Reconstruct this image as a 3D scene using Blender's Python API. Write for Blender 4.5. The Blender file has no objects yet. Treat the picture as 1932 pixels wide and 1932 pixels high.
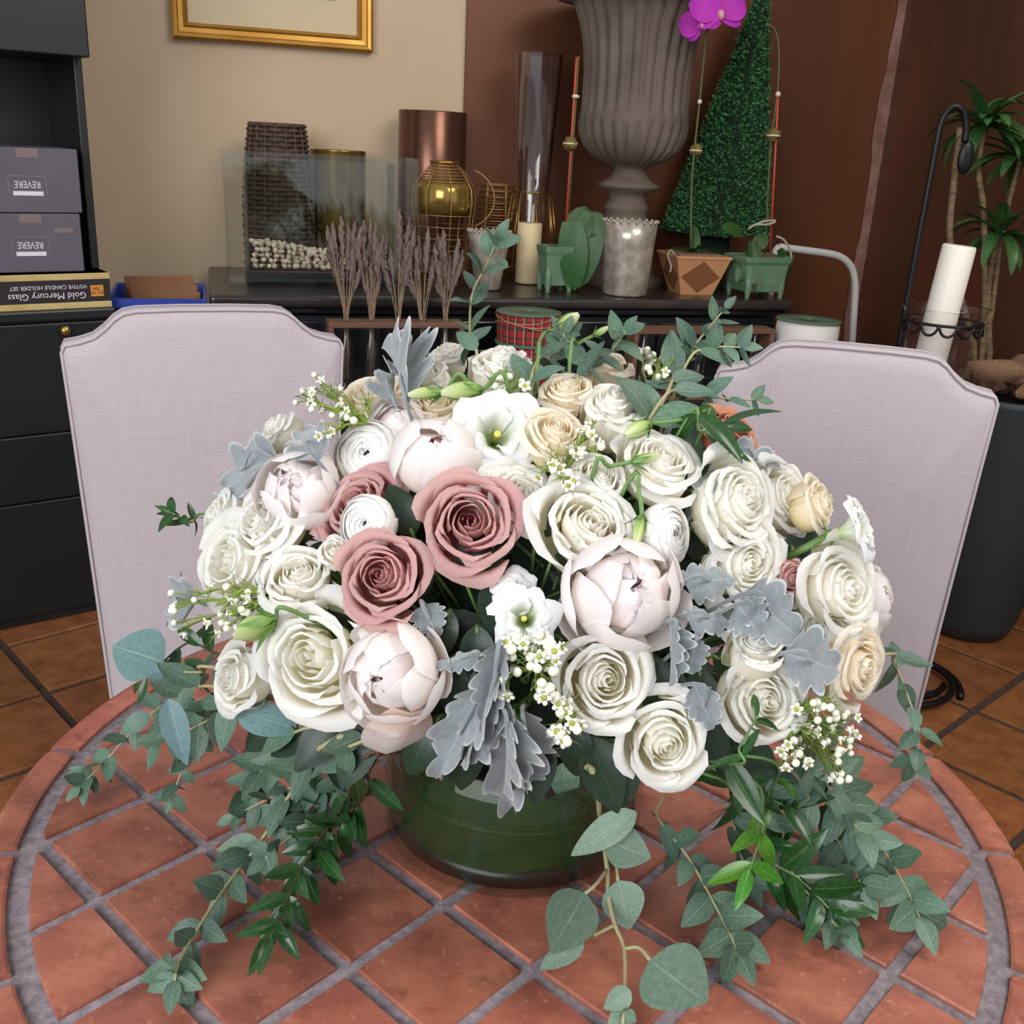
import bpy, bmesh, math, random
import numpy as np
from mathutils import Vector, Matrix, noise as mnoise
PI = math.pi
rnd = random.Random(7)
scn = bpy.context.scene
col = scn.collection

# ------------------------------------------------------------------ camera
TS = .11                      # tile pitch of the table top
TZ = .74                      # table height
FPX, PITCH, ROLL = 1929., .345, .052
CAM = Vector((-.146*TS, -8.393*TS, TZ + 5.982*TS))
CF = Vector((0, math.cos(PITCH), -math.sin(PITCH)))
CU = Vector((0, math.sin(PITCH), math.cos(PITCH)))
CR = Vector((1, 0, 0))
cr_, sr_ = math.cos(ROLL), math.sin(ROLL)
cd = bpy.data.cameras.new('camera'); cam = bpy.data.objects.new('camera', cd); col.objects.link(cam)
cd.sensor_fit = 'HORIZONTAL'; cd.sensor_width = 36; cd.lens = 36*FPX/1932; cd.clip_start = .05; cd.clip_end = 50
r_ = CR*cr_ + CU*sr_; u_ = CU*cr_ - CR*sr_; b_ = -CF
cam.matrix_world = Matrix(((r_.x, u_.x, b_.x, CAM.x), (r_.y, u_.y, b_.y, CAM.y), (r_.z, u_.z, b_.z, CAM.z), (0, 0, 0, 1)))
scn.camera = cam

# ------------------------------------------------------------------ light
w = bpy.data.worlds.new('room_light'); scn.world = w; w.use_nodes = True
w.node_tree.nodes['Background'].inputs[0].default_value = (.93, .94, 1, 1)
w.node_tree.nodes['Background'].inputs[1].default_value = .46
def area(name, loc, target, sx, sy, power, colr):
    l = bpy.data.lights.new(name, 'AREA'); l.shape = 'RECTANGLE'; l.size = sx; l.size_y = sy; l.energy = power; l.color = colr
    o = bpy.data.objects.new(name, l); col.objects.link(o); o.location = loc
    o.rotation_euler = (Vector(target) - Vector(loc)).to_track_quat('-Z', 'Y').to_euler()
    return o
area('shop_window_light', (-1.5, -3.0, 2.3), (0, .4, .9), 2.6, 2.0, 95, (.93, .96, 1))
area('skylight', (1.7, -.4, 3.3), (.3, 1.2, .8), 1.6, 1.4, 42, (1, .95, .88))
scn.view_settings.view_transform = 'Standard'; scn.view_settings.look = 'None'
scn.view_settings.exposure = 0.34
try: scn.cycles.transparent_max_bounces = 40
except Exception: pass; scn.view_settings.gamma = 1; scn.view_settings.use_curve_mapping = False

# ------------------------------------------------------------------ helpers: picture -> place
def ray(px, py):
    u, v = px-966, py-966
    u, v = u*cr_ + v*sr_, -u*sr_ + v*cr_
    return CR*(u/FPX) - CU*(v/FPX) + CF
def atz(px, py, z): d = ray(px, py); return CAM + d*((z-CAM.z)/d.z)
def aty(px, py, y): d = ray(px, py); return CAM + d*((y-CAM.y)/d.y)
def onplane(px, py, p0, n): d = ray(px, py); return CAM + d*((p0-CAM).dot(n)/d.dot(n))
def mpp(p): return (Vector(p)-CAM).dot(CF)/FPX          # metres per picture pixel at p
EC = Vector((.015, -.02, .995)); ER = Vector((.335, .275, .225))   # the dome of the bouquet
def dome(px, py, k=1.0):
    d = ray(px, py); E = ER*k
    o = Vector([(CAM[i]-EC[i])/E[i] for i in range(3)]); q = Vector([d[i]/E[i] for i in range(3)])
    a, b, c = q.dot(q), o.dot(q), o.dot(o)-1
    D = b*b-a*c
    t = (-b-math.sqrt(D))/a if D > 0 else -b/a
    return CAM + d*t
def imdir(v): return (CR*v[0] + CU*v[1] - CF*v[2]).normalized()

# ------------------------------------------------------------------ materials
def lin(c):
    f = lambda x: x/12.92 if x <= .04045 else ((x+.055)/1.055)**2.4
    return (f(c[0]/255), f(c[1]/255), f(c[2]/255), 1)
MATS = {}
class NT:
    def __init__(s, name):
        s.m = bpy.data.materials.new(name); s.m.use_nodes = True; s.t = s.m.node_tree; s.n = s.t.nodes
        s.b = s.n['Principled BSDF']; s.o = s.n['Material Output']; MATS[name] = s.m
    def add(s, t, **k):
        x = s.n.new(t)
        for a, v in k.items(): setattr(x, a, v)
        return x
    def link(s, a, b): s.t.links.new(a, b)
    def noise(s, scale, detail=3, coord='Object', stretch=None):
        tc = s.add('ShaderNodeNewGeometry' if coord == 'Position' else 'ShaderNodeTexCoord'); nz = s.add('ShaderNodeTexNoise'); nz.inputs['Scale'].default_value = scale; nz.inputs['Detail'].default_value = detail
        if stretch:
            mp = s.add('ShaderNodeMapping'); mp.inputs['Scale'].default_value = stretch; s.link(tc.outputs[coord], mp.inputs[0]); s.link(mp.outputs[0], nz.inputs['Vector'])
        else: s.link(tc.outputs[coord], nz.inputs['Vector'])
        return nz.outputs['Fac']
    def ramp(s, fac, stops):
        r = s.add('ShaderNodeValToRGB'); s.link(fac, r.inputs[0]); e = r.color_ramp.elements
        while len(e) < len(stops): e.new(.5)
        for x, (p, c) in zip(e, stops): x.position = p; x.color = c if len(c) == 4 else lin(c)
        return r.outputs[0]
    def mix(s, fac, a, b, mode='MIX'):
        x = s.add('ShaderNodeMix', data_type='RGBA', blend_type=mode)
        for sock, v in ((x.inputs[0], fac), (x.inputs[6], a), (x.inputs[7], b)):
            if isinstance(v, (int, float, tuple)): sock.default_value = v
            else: s.link(v, sock)
        return x.outputs[2]
    def bump(s, fac, strength, dist=.01):
        x = s.add('ShaderNodeBump'); x.inputs['Strength'].default_value = strength; x.inputs['Distance'].default_value = dist
        s.link(fac, x.inputs['Height']); s.link(x.outputs[0], s.b.inputs['Normal'])
    def hsv(s, colr, vs=.15, hs=.02):
        oi = s.add('ShaderNodeObjectInfo'); h = s.add('ShaderNodeHueSaturation'); s.link(colr, h.inputs['Color'])
        m = s.add('ShaderNodeMapRange'); m.inputs[3].default_value = 1-vs; m.inputs[4].default_value = 1+vs; s.link(oi.outputs['Random'], m.inputs[0]); s.link(m.outputs[0], h.inputs['Value'])
        m2 = s.add('ShaderNodeMath', operation='MULTIPLY'); m2.inputs[1].default_value = 7.31; s.link(oi.outputs['Random'], m2.inputs[0])
        m3 = s.add('ShaderNodeMath', operation='FRACT'); s.link(m2.outputs[0], m3.inputs[0])
        m4 = s.add('ShaderNodeMapRange'); m4.inputs[3].default_value = .5-hs; m4.inputs[4].default_value = .5+hs; s.link(m3.outputs[0], m4.inputs[0]); s.link(m4.outputs[0], h.inputs['Hue'])
        return h.outputs[0]
    def uv(s, axis):
        tc = s.add('ShaderNodeTexCoord'); sp = s.add('ShaderNodeSeparateXYZ'); s.link(tc.outputs['UV'], sp.inputs[0]); return sp.outputs[axis]
def plain(name, c, rough=.5, metal=0, c2=None, scale=8, bump=0, bscale=None, vary=0, spec=.5, stretch=None, bdist=.004, hs=.01):
    s = NT(name); s.b.inputs['Roughness'].default_value = rough; s.b.inputs['Metallic'].default_value = metal; s.b.inputs['Specular IOR Level'].default_value = spec
    if c2 is None and not vary: s.b.inputs['Base Color'].default_value = lin(c)
    else:
        cc = s.ramp(s.noise(scale, 5, stretch=stretch), [(.32, c), (.68, c2 or c)])
        if vary: cc = s.hsv(cc, vary, hs)
        s.link(cc, s.b.inputs['Base Color'])
    if bump: s.bump(s.noise(bscale or scale*3, 6, stretch=stretch), bump, bdist)
    return s.m
def petal_mat(name, base, mid, rim, trans=.30, vary=.05, rough=.6, speck=None):
    s = NT(name); c = s.ramp(s.uv(1), [(.15, base), (.5, mid), (.9, rim)]); c = s.hsv(c, vary, .012)
    s.link(c, s.b.inputs['Base Color']); s.b.inputs['Roughness'].default_value = rough; s.b.inputs['Specular IOR Level'].default_value = .25
    t = s.add('ShaderNodeBsdfTranslucent'); s.link(c, t.inputs[0]); mx = s.add('ShaderNodeMixShader'); mx.inputs[0].default_value = trans
    s.link(s.b.outputs[0], mx.inputs[1]); s.link(t.outputs[0], mx.inputs[2]); s.link(mx.outputs[0], s.o.inputs[0])
    s.bump(s.noise(26, 2, stretch=(1, 1, .3)), .12, .01)
    return s.m
def leaf_mat(name, c, c2, vein, rough=.45, trans=.12, edge=None, vary=.22, fuzz=0, veinw=.05):
    s = NT(name); nz = s.noise(14, 4); cc = s.ramp(nz, [(.3, c), (.7, c2)]); cc = s.hsv(cc, vary, .018)
    u = s.uv(0); a = s.add('ShaderNodeMath', operation='SUBTRACT'); s.link(u, a.inputs[0]); a.inputs[1].default_value = .5
    ab = s.add('ShaderNodeMath', operation='ABSOLUTE'); s.link(a.outputs[0], ab.inputs[0])
    vf = s.ramp(ab.outputs[0], [(0, (1, 1, 1, 1)), (veinw, (0, 0, 0, 1))]); vm = s.add('ShaderNodeMath', operation='MULTIPLY'); s.link(vf, vm.inputs[0]); vm.inputs[1].default_value = .6
    cc = s.mix(vm.outputs[0], cc, lin(vein))
    if edge: cc = s.mix(s.ramp(ab.outputs[0], [(.44, (0, 0, 0, 1)), (.49, (1, 1, 1, 1))]), cc, lin(edge))
    s.link(cc, s.b.inputs['Base Color']); s.b.inputs['Roughness'].default_value = rough
    if fuzz: s.b.inputs['Sheen Weight'].default_value = fuzz; s.b.inputs['Sheen Roughness'].default_value = .6
    t = s.add('ShaderNodeBsdfTranslucent'); s.link(cc, t.inputs[0]); mx = s.add('ShaderNodeMixShader'); mx.inputs[0].default_value = trans
    s.link(s.b.outputs[0], mx.inputs[1]); s.link(t.outputs[0], mx.inputs[2]); s.link(mx.outputs[0], s.o.inputs[0])
    return s.m
def glass_mat(name, tint=(.93, .97, .95), refl=1.0, rough=.02):
    s = NT(name); tr = s.add('ShaderNodeBsdfTransparent'); tr.inputs[0].default_value = (*tint, 1)
    gl = s.add('ShaderNodeBsdfGlossy'); gl.inputs['Roughness'].default_value = rough; fr = s.add('ShaderNodeLayerWeight'); pw = s.add('ShaderNodeMath', operation='POWER'); s.link(fr.outputs['Facing'], pw.inputs[0]); pw.inputs[1].default_value = 3.5
    mu = s.add('ShaderNodeMath', operation='MULTIPLY_ADD'); s.link(pw.outputs[0], mu.inputs[0]); mu.inputs[1].default_value = .55*refl; mu.inputs[2].default_value = .03*refl
    mx = s.add('ShaderNodeMixShader'); s.link(mu.outputs[0], mx.inputs[0]); s.link(tr.outputs[0], mx.inputs[1]); s.link(gl.outputs[0], mx.inputs[2]); s.link(mx.outputs[0], s.o.inputs[0])
    return s.m

petal_mat('rose_white', (236, 234, 186), (252, 247, 228), (255, 254, 250), trans=.46)
petal_mat('rose_cream', (240, 224, 164), (250, 236, 202), (253, 246, 230), trans=.46)
petal_mat('rose_mauve', (210, 146, 136), (214, 158, 152), (228, 186, 182), trans=.45)
petal_mat('rose_terracotta', (150, 84, 56), (196, 124, 92), (214, 150, 118), trans=.25)
petal_mat('peony_blush', (238, 214, 196), (250, 240, 232), (254, 249, 247), trans=.40)
petal_mat('peony_heart', (242, 216, 208), (252, 238, 233), (254, 247, 245), trans=.42)
petal_mat('peony_fleck', (190, 40, 90), (206, 70, 110), (240, 190, 200))
petal_mat('ranunculus_white', (206, 210, 160), (252, 250, 238), (255, 254, 252), trans=.45)
petal_mat('lisianthus_white', (190, 205, 130), (240, 242, 232), (250, 250, 252), trans=.35)
petal_mat('lisianthus_green', (120, 160, 70), (196, 214, 140), (236, 240, 200), trans=.3)
petal_mat('orchid_magenta', (200, 60, 180), (206, 66, 200), (190, 50, 190), trans=.25)
leaf_mat('leaf_eucalyptus', (74, 102, 84), (98, 126, 104), (150, 170, 140), rough=.5, veinw=.03)
leaf_mat('leaf_silver_dollar', (100, 136, 138), (122, 154, 152), (176, 194, 180), rough=.5, veinw=.022, vary=.12)
leaf_mat('leaf_gunni', (110, 136, 118), (134, 158, 138), (176, 192, 164), rough=.5, veinw=.02, vary=.12)
leaf_mat('leaf_ruscus', (32, 66, 34), (48, 88, 40), (96, 138, 74), rough=.22, veinw=.04)
leaf_mat('leaf_bright', (70, 130, 40), (92, 150, 50), (140, 180, 90), rough=.25, veinw=.04, vary=.12)
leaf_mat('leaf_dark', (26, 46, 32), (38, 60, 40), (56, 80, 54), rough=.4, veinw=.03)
leaf_mat('leaf_miller', (118, 128, 132), (142, 150, 152), (184, 190, 190), rough=.9, edge=(198, 202, 200), vary=.14, fuzz=.6, veinw=.03)
leaf_mat('leaf_orchid', (38, 76, 30), (50, 90, 36), (66, 106, 48), rough=.42, veinw=.03)
leaf_mat('leaf_dracaena', (40, 74, 40), (64, 104, 48), (90, 130, 70), rough=.35)
leaf_mat('leaf_lining', (22, 56, 20), (32, 72, 26), (62, 102, 46), rough=.5, veinw=.02, vary=.06)
plain('stem_green', (96, 132, 70), .5, c2=(116, 148, 84))
plain('stem_euca', (158, 152, 110), .6, c2=(178, 168, 124))
plain('stem_brown', (92, 66, 46), .7)
plain('calyx_green', (88, 128, 60), .45, c2=(112, 150, 76))
plain('wax_bud', (236, 236, 214), .45)
plain('wax_petal', (240, 234, 226), .6)
plain('wax_centre', (160, 170, 60), .6)
plain('wax_needle', (110, 136, 52), .5, c2=(136, 156, 66))
plain('pistil', (206, 200, 90), .6)
glass_mat('glass_clear', (.98, .98, .98)); glass_mat('glass_trumpet', (.95, .94, .94), 3.0); glass_mat('glass_tank', (.975, .987, .981), 1.0); glass_mat('glass_vase', (.90, .95, .92), .7); glass_mat('glass_smoke', (.93, .92, .91), 1.5)
# terracotta
def terracotta(name, a, b, c, vary, rough, stain=.5):
    s = NT(name); n1 = s.noise(16, 8, 'Position'); base = s.ramp(n1, [(.25, a), (.5, b), (.75, c)]); base = s.hsv(base, vary, .004)
    n2 = s.noise(34, 8, 'Position'); base = s.mix(s.ramp(n2, [(.54, (0, 0, 0, 1)), (.72, (stain, stain, stain, 1))]), base, lin((104, 52, 36)))
    n3 = s.noise(120, 4, 'Position'); base = s.mix(s.ramp(n3, [(.60, (0, 0, 0, 1)), (.76, (.45, .45, .45, 1))]), base, lin((214, 150, 124)))
    s.link(base, s.b.inputs['Base Color']); s.b.inputs['Roughness'].default_value = rough
    s.link(s.ramp(n2, [(.2, (rough-.12,)*3+(1,)), (.8, (rough+.12,)*3+(1,))]), s.b.inputs['Roughness'])
    s.bump(s.noise(70, 8, 'Position'), .35, .004)
    return s.m
terracotta('table_tile', (124, 72, 60), (162, 96, 76), (184, 118, 92), .09, .40)
terracotta('floor_tile', (118, 72, 40), (142, 88, 50), (156, 100, 60), .14, .38)
plain('table_grout', (110, 100, 105), .9, c2=(146, 133, 136), scale=120, bump=.6, bscale=260, bdist=.002)
plain('floor_grout', (62, 46, 38), .9, c2=(78, 58, 48), scale=60)
plain('wall_beige', (204, 178, 146), .85, c2=(211, 187, 157), scale=2, bump=.05, bscale=140)
s = NT('wall_copper'); n = s.noise(2.2, 8, stretch=(1, 1, .22)); s.link(s.ramp(n, [(.25, (84, 48, 28)), (.5, (110, 64, 38)), (.78, (142, 86, 54))]), s.b.inputs['Base Color'])
s.b.inputs['Roughness'].default_value = .42; s.b.inputs['Metallic'].default_value = .25; s.bump(s.noise(30, 6), .08, .004)
s = NT('wall_rust'); n = s.noise(2.6, 9, stretch=(1.6, 1.6, .3)); s.link(s.ramp(n, [(.25, (70, 42, 26)), (.5, (88, 54, 34)), (.66, (112, 56, 40)), (.85, (96, 60, 38))]), s.b.inputs['Base Color'])
s.b.inputs['Roughness'].default_value = .55; s.bump(s.noise(30, 6), .08, .004)
plain('trim_copper', (190, 150, 138), .35, .5, c2=(140, 98, 84), scale=9, bump=.3, bscale=20)
s = NT('chair_linen'); a = s.noise(260, 2, stretch=(1, 1, .06)); b = s.noise(260, 2, stretch=(.06, 1, 1)); mm = s.mix(.5, a, b)
s.link(s.ramp(mm, [(.35, (184, 172, 176)), (.65, (191, 180, 184))]), s.b.inputs['Base Color']); s.b.inputs['Roughness'].default_value = .9; s.bump(mm, .25, .0015)
plain('chair_piping', (188, 178, 180), .9); plain('chair_leg', (60, 40, 30), .45, c2=(74, 50, 36)); plain('nail', (120, 108, 96), .35, .8)
plain('black_paint', (24, 26, 28), .38, c2=(30, 31, 33), scale=5); plain('black_gloss', (20, 22, 26), .18); plain('black_top', (34, 30, 30), .25, c2=(52, 44, 40), scale=6)
plain('brass', (190, 160, 90), .2, .9); plain('gold', (196, 158, 84), .28, .95, c2=(160, 122, 60), scale=20); plain('gold_glass', (186, 158, 84), .15, .7, c2=(140, 112, 52), scale=14)
plain('bronze_wire', (176, 138, 84), .35, .6); plain('copper_vase', (96, 62, 48), .25, .7, c2=(112, 76, 60), scale=4, stretch=(1, 1, .2))
plain('picture_gold', (176, 126, 52), .35, .7, c2=(196, 148, 70), scale=12); plain('mat_board', (226, 206, 166), .9); plain('print_dark', (92, 70, 60), .8, c2=(60, 46, 42)); plain('white_line', (240, 236, 230), .7)
plain('box_grey', (92, 86, 96), .6, c2=(100, 94, 104), scale=3); plain('tape', (128, 112, 110), .3); plain('print_white', (222, 218, 224), .7); plain('print_orange', (214, 142, 52), .6)
plain('box_black', (40, 34, 36), .5); plain('box_gold', (206, 186, 128), .6, c2=(186, 160, 100), scale=10); plain('plastic_blue', (28, 58, 150), .4); plain('cardboard', (128, 84, 56), .8, c2=(146, 100, 68))
plain('wicker', (74, 54, 44), .7, c2=(96, 74, 60), scale=30, vary=.2); plain('pebble', (196, 174, 146), .45, c2=(226, 212, 194), scale=2, vary=.28, hs=.05)
plain('wood_rack', (124, 88, 68), .6, c2=(100, 68, 52), scale=10, stretch=(.4, 4, 4)); plain('lavender', (116, 98, 92), .9, c2=(136, 116, 106), scale=40, vary=.15); plain('straw', (150, 126, 100), .9)
plain('mercury', (214, 204, 188), .25, .45, c2=(164, 152, 136), scale=26, bump=.25, bscale=40); plain('wax_candle', (226, 204, 160), .5); plain('candle_white', (236, 230, 216), .45)
plain('pot_green', (96, 128, 100), .3, c2=(116, 146, 116), scale=10); plain('pot_tan', (190, 136, 94), .6, c2=(200, 146, 104)); plain('pot_brown', (132, 84, 50), .6); plain('moss', (128, 108, 52), .95, c2=(96, 84, 40), scale=60); plain('bark', (140, 112, 80), .95, c2=(110, 84, 58), scale=40, bump=.5)
plain('stake_red', (190, 74, 52), .5); plain('stake_green', (92, 100, 56), .6); plain('twist_tie', (220, 206, 180), .7); plain('twine', (170, 160, 140), .8)
plain('urn_iron', (96, 82, 72), .75, c2=(118, 104, 92), scale=7, bump=.3, bscale=50); plain('boxwood', (42, 92, 50), .5, c2=(70, 128, 74), scale=90)
plain('boxwood_core', (20, 40, 24), .9); plain('spool_green', (92, 112, 88), .5); plain('twine_copper', (196, 140, 110), .5, .3)
s = NT('plaid'); tc = s.add('ShaderNodeTexCoord'); sp = s.add('ShaderNodeSeparateXYZ'); s.link(tc.outputs['UV'], sp.inputs[0])
def stripes(axis, k, th):
    m = s.add('ShaderNodeMath', operation='MULTIPLY'); s.link(sp.outputs[axis], m.inputs[0]); m.inputs[1].default_value = k
    f = s.add('ShaderNodeMath', operation='FRACT'); s.link(m.outputs[0], f.inputs[0]); g = s.add('ShaderNodeMath', operation='LESS_THAN'); s.link(f.outputs[0], g.inputs[0]); g.inputs[1].default_value = th; return g.outputs[0]
c = s.mix(stripes(0, 22, .4), lin((170, 36, 36)), lin((108, 44, 40))); c = s.mix(stripes(1, 4, .3), c, lin((66, 52, 44))); c = s.mix(stripes(0, 22, .08), c, lin((190, 170, 150)))
s.link(c, s.b.inputs['Base Color']); s.b.inputs['Roughness'].default_value = .8
plain('white_metal', (206, 204, 198), .35); plain('iron_black', (30, 27, 27), .4, .5); plain('pot_dark', (44, 50, 54), .55); plain('driftwood', (146, 112, 86), .9, c2=(112, 80, 60), scale=14, bump=.5, bscale=30, vary=.15); plain('soil', (40, 32, 28), .95)
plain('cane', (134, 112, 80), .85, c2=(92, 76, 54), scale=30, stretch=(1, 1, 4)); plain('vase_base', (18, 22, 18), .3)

# ------------------------------------------------------------------ mesh helpers
def link(o, parent=None):
    col.objects.link(o)
    if parent is not None: o.parent = parent
    return o
def mk(name, verts, faces, uvs=None, smooth=True):
    me = bpy.data.meshes.new(name); me.from_pydata([tuple(v) for v in verts], [], faces); 
    if uvs is not None:
        l = me.uv_layers.new(name='UVMap'); idx = np.empty(len(me.loops), 'i'); me.loops.foreach_get('vertex_index', idx)
        l.data.foreach_set('uv', np.asarray(uvs, 'f')[idx].ravel())
    if smooth: me.polygons.foreach_set('use_smooth', [True]*len(me.polygons))
    me.update(); return me
def obj(name, me, mat, parent=None, loc=None, rot=None, scale=None, M=None):
    if mat and not me.materials: me.materials.append(MATS[mat])
    o = bpy.data.objects.new(name, me); link(o, parent)
    if mat and me.materials[0] is not MATS[mat]: o.material_slots[0].link = 'OBJECT'; o.material_slots[0].material = MATS[mat]
    if M is not None: o.matrix_local = M
    if loc is not None: o.location = loc
    if rot is not None: o.rotation_euler = rot
    if scale is not None: o.scale = (scale,)*3 if isinstance(scale, (int, float)) else scale
    return o
def tag(o, label, cat, group=None, kind=None):
    if label: o['label'] = label
    if cat: o['category'] = cat
    if group: o['group'] = group
    if kind: o['kind'] = kind
    return o
def thing(name, label, cat, M=None, group=None, loc=None, rotz=0):
    o = bpy.data.objects.new(name, None); o.empty_display_size = .02; col.objects.link(o)
    if M is None: M = Matrix.Translation(Vector(loc or (0, 0, 0))) @ Matrix.Rotation(rotz, 4, 'Z')
    o.matrix_world = M; o.matrix_local = M
    return tag(o, label, cat, group)
def worldpart(name, me, mat, root, rootM):      # a part whose mesh is written in world coordinates
    o = obj(name, me, mat, root); o.matrix_parent_inverse = rootM.inverted(); return o
def frame(loc, z, spin=0, s=1):                 # matrix with +Z along z
    z = Vector(z).normalized(); x = Vector((0, 0, 1)).cross(z)
    if x.length < 1e-3: x = Vector((1, 0, 0))
    x.normalize(); y = z.cross(x)
    R = Matrix((x, y, z)).transposed().to_4x4()
    return Matrix.Translation(loc) @ R @ Matrix.Rotation(spin, 4, 'Z') @ Matrix.Scale(s, 4)
def leafM(base, axis, nrm, L, W=None):          # leaf mesh: +Y along, +Z up face
    y = Vector(axis).normalized(); z = Vector(nrm); z = z - y*z.dot(y)
    if z.length < 1e-4: z = y.orthogonal()
    z.normalize(); x = y.cross(z); W = W or L
    return Matrix(((x.x*W, y.x*L, z.x*L, base[0]), (x.y*W, y.y*L, z.y*L, base[1]), (x.z*W, y.z*L, z.z*L, base[2]), (0, 0, 0, 1)))
def lathe(name, prof, seg=32, mod=None, cap=False):
    n = len(prof); V = []; F = []; UV = []
    for i, (r, z) in enumerate(prof):
        for j in range(seg+1):
            a = 2*PI*j/seg; rr = mod(r, z, a, i) if mod else r
            V.append((rr*math.cos(a), rr*math.sin(a), z)); UV.append((j/seg, i/max(1, n-1)))
    for i in range(n-1):
        for j in range(seg):
            a = i*(seg+1)+j; F.append((a, a+1, a+seg+2, a+seg+1))
    return mk(name, V, F, UV)
def tube(name, pts, rad, seg=6, closed=False):
    pts = [Vector(p) for p in pts]; n = len(pts); V = []; F = []; UV = []
    rads = rad if isinstance(rad, (list, tuple)) else [rad]*n
    up = None
    for i, p in enumerate(pts):
        t = (pts[(i+1) % n]-pts[i-1]) if closed else (pts[min(i+1, n-1)]-pts[max(i-1, 0)])
        t = t.normalized() if t.length > 1e-9 else Vector((0, 0, 1))
        if up is None: up = t.orthogonal().normalized()
        up = up - t*up.dot(t); up = up.normalized() if up.length > 1e-6 else t.orthogonal().normalized()
        b = t.cross(up)
        for j in range(seg):
            a = 2*PI*j/seg; V.append(p + (up*math.cos(a)+b*math.sin(a))*rads[i]); UV.append((j/seg, i/max(1, n-1)))
    m = n if closed else n-1
    for i in range(m):
        for j in range(seg):
            a, b2 = i*seg+j, i*seg+(j+1) % seg; c2 = ((i+1) % n)*seg
            F.append((a, b2, c2+(j+1) % seg, c2+j))
    if not closed: F.append(tuple(range(seg))[::-1]); F.append(tuple((n-1)*seg+j for j in range(seg)))
    return mk(name, V, F, UV)
def smooth_path(pts, n=12):
    P = [Vector(p) for p in pts]
    if len(P) < 3: return [P[0].lerp(P[-1], i/n) for i in range(n+1)]
    out = []; Q = [P[0]*2-P[1]]+P+[P[-1]*2-P[-2]]; k = max(2, n//(len(P)-1))
    for i in range(1, len(Q)-2):
        for j in range(k):
            t = j/k; a, b, c, d = Q[i-1:i+3]
            out.append(.5*((2*b)+(c-a)*t+(2*a-5*b+4*c-d)*t*t+(3*b-a-3*c+d)*t**3))
    out.append(P[-1]); return out
def box(name, sx, sy, sz, bev=.004, center=(0, 0, 0), seg=2):
    bm = bmesh.new(); bmesh.ops.create_cube(bm, size=1)
    for v in bm.verts: v.co = Vector((v.co.x*sx+center[0], v.co.y*sy+center[1], v.co.z*sz+center[2]))
    if bev: bmesh.ops.bevel(bm, geom=bm.edges[:], offset=min(bev, .45*min(sx, sy, sz)), segments=seg, affect='EDGES', profile=.5)
    me = bpy.data.meshes.new(name); bm.to_mesh(me); bm.free(); return me
def prism(name, poly, z0, z1, inset=0, bev=.002):   # polygon (ccw) with a small chamfer
    P = [Vector((x, y)) for x, y in poly]; n = len(P); C = sum(P, Vector((0, 0)))/n
    ins = []
    for i in range(n):
        a, b, c2 = P[i-1], P[i], P[(i+1) % n]; d1 = (b-a); d2 = (c2-b)
        if d1.length < 1e-7 or d2.length < 1e-7: ins.append(b); continue
        n1 = Vector((-d1.y, d1.x)).normalized(); n2 = Vector((-d2.y, d2.x)).normalized(); m = n1+n2
        m = m/max(.35, m.length_squared)*2 if m.length > 1e-4 else n1
        ins.append(b+m*bev*.5*1.0 if m.length < 4 else b)
    V = [(p.x, p.y, z0) for p in P]+[(p.x, p.y, z1-bev) for p in P]+[(p.x, p.y, z1) for p in ins]
    F = [tuple(range(n))[::-1]]
    for k in (0, n):
        for i in range(n): F.append((k+i, k+(i+1) % n, k+n+(i+1) % n, k+n+i))
    F.append(tuple(range(2*n, 3*n)))
    return mk(name, V, F, smooth=False)
def sphere(name, r, u=10, v=6, sc=(1, 1, 1)):
    pr = [(max(1e-4, r*math.sin(PI*i/v)), -r*math.cos(PI*i/v)) for i in range(v+1)]
    me = lathe(name, pr, u)
    if sc != (1, 1, 1):
        for vv in me.vertices: vv.co = Vector((vv.co.x*sc[0], vv.co.y*sc[1], vv.co.z*sc[2]))
    return me
def join(name, meshes):
    V = []; F = []; UV = []
    for me, M in meshes:
        o = len(V); V += [tuple(M @ v.co) for v in me.vertices] if M is not None else [tuple(v.co) for v in me.vertices]
        F += [tuple(o+i for i in p.vertices) for p in me.polygons]
    return mk(name, V, F)
def textmesh(body, size, align='CENTER'):
    cu = bpy.data.curves.new('t', 'FONT'); cu.body = body; cu.size = size; cu.align_x = align; cu.align_y = 'CENTER'; cu.extrude = .0003; cu.resolution_u = 2
    o = bpy.data.objects.new('t', cu); col.objects.link(o); dg = bpy.context.evaluated_depsgraph_get(); dg.update()
    me = bpy.data.meshes.new_from_object(o.evaluated_get(dg)); me.name = 'lettering'; me.materials.clear()
    bpy.data.objects.remove(o); return me

# ================================================================== the room
RA = math.radians(16.86); SBZ = .94                      # yaw of back wall and sideboard, sideboard height
EX = Vector((math.cos(RA), math.sin(RA), 0)); EY = Vector((-math.sin(RA), math.cos(RA), 0)); UZ = Vector((0, 0, 1))
SA = atz(415, 556, SBZ)                                    # front left top corner of the sideboard
def room(x, y, z): return Vector((SA.x, SA.y, 0)) + EX*x + EY*y + UZ*z
RM = Matrix.Translation((SA.x, SA.y, 0)) @ Matrix.Rotation(RA, 4, 'Z')
WALL = .72
def at_room_y(px, py, y): return onplane(px, py, room(0, y, 0), EY)
def rx(p): return (p-SA).dot(EX)
XE, XS = rx(at_room_y(885, 100, WALL-.02)), rx(at_room_y(1668, 250, WALL-.02))      # edge of the copper sheeting, seam of the corner
def struct(name, me, mat, M=None, parent=None):
    o = obj(name, me, mat, parent, M=M)
    o['kind'] = 'structure'
    return o
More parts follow.
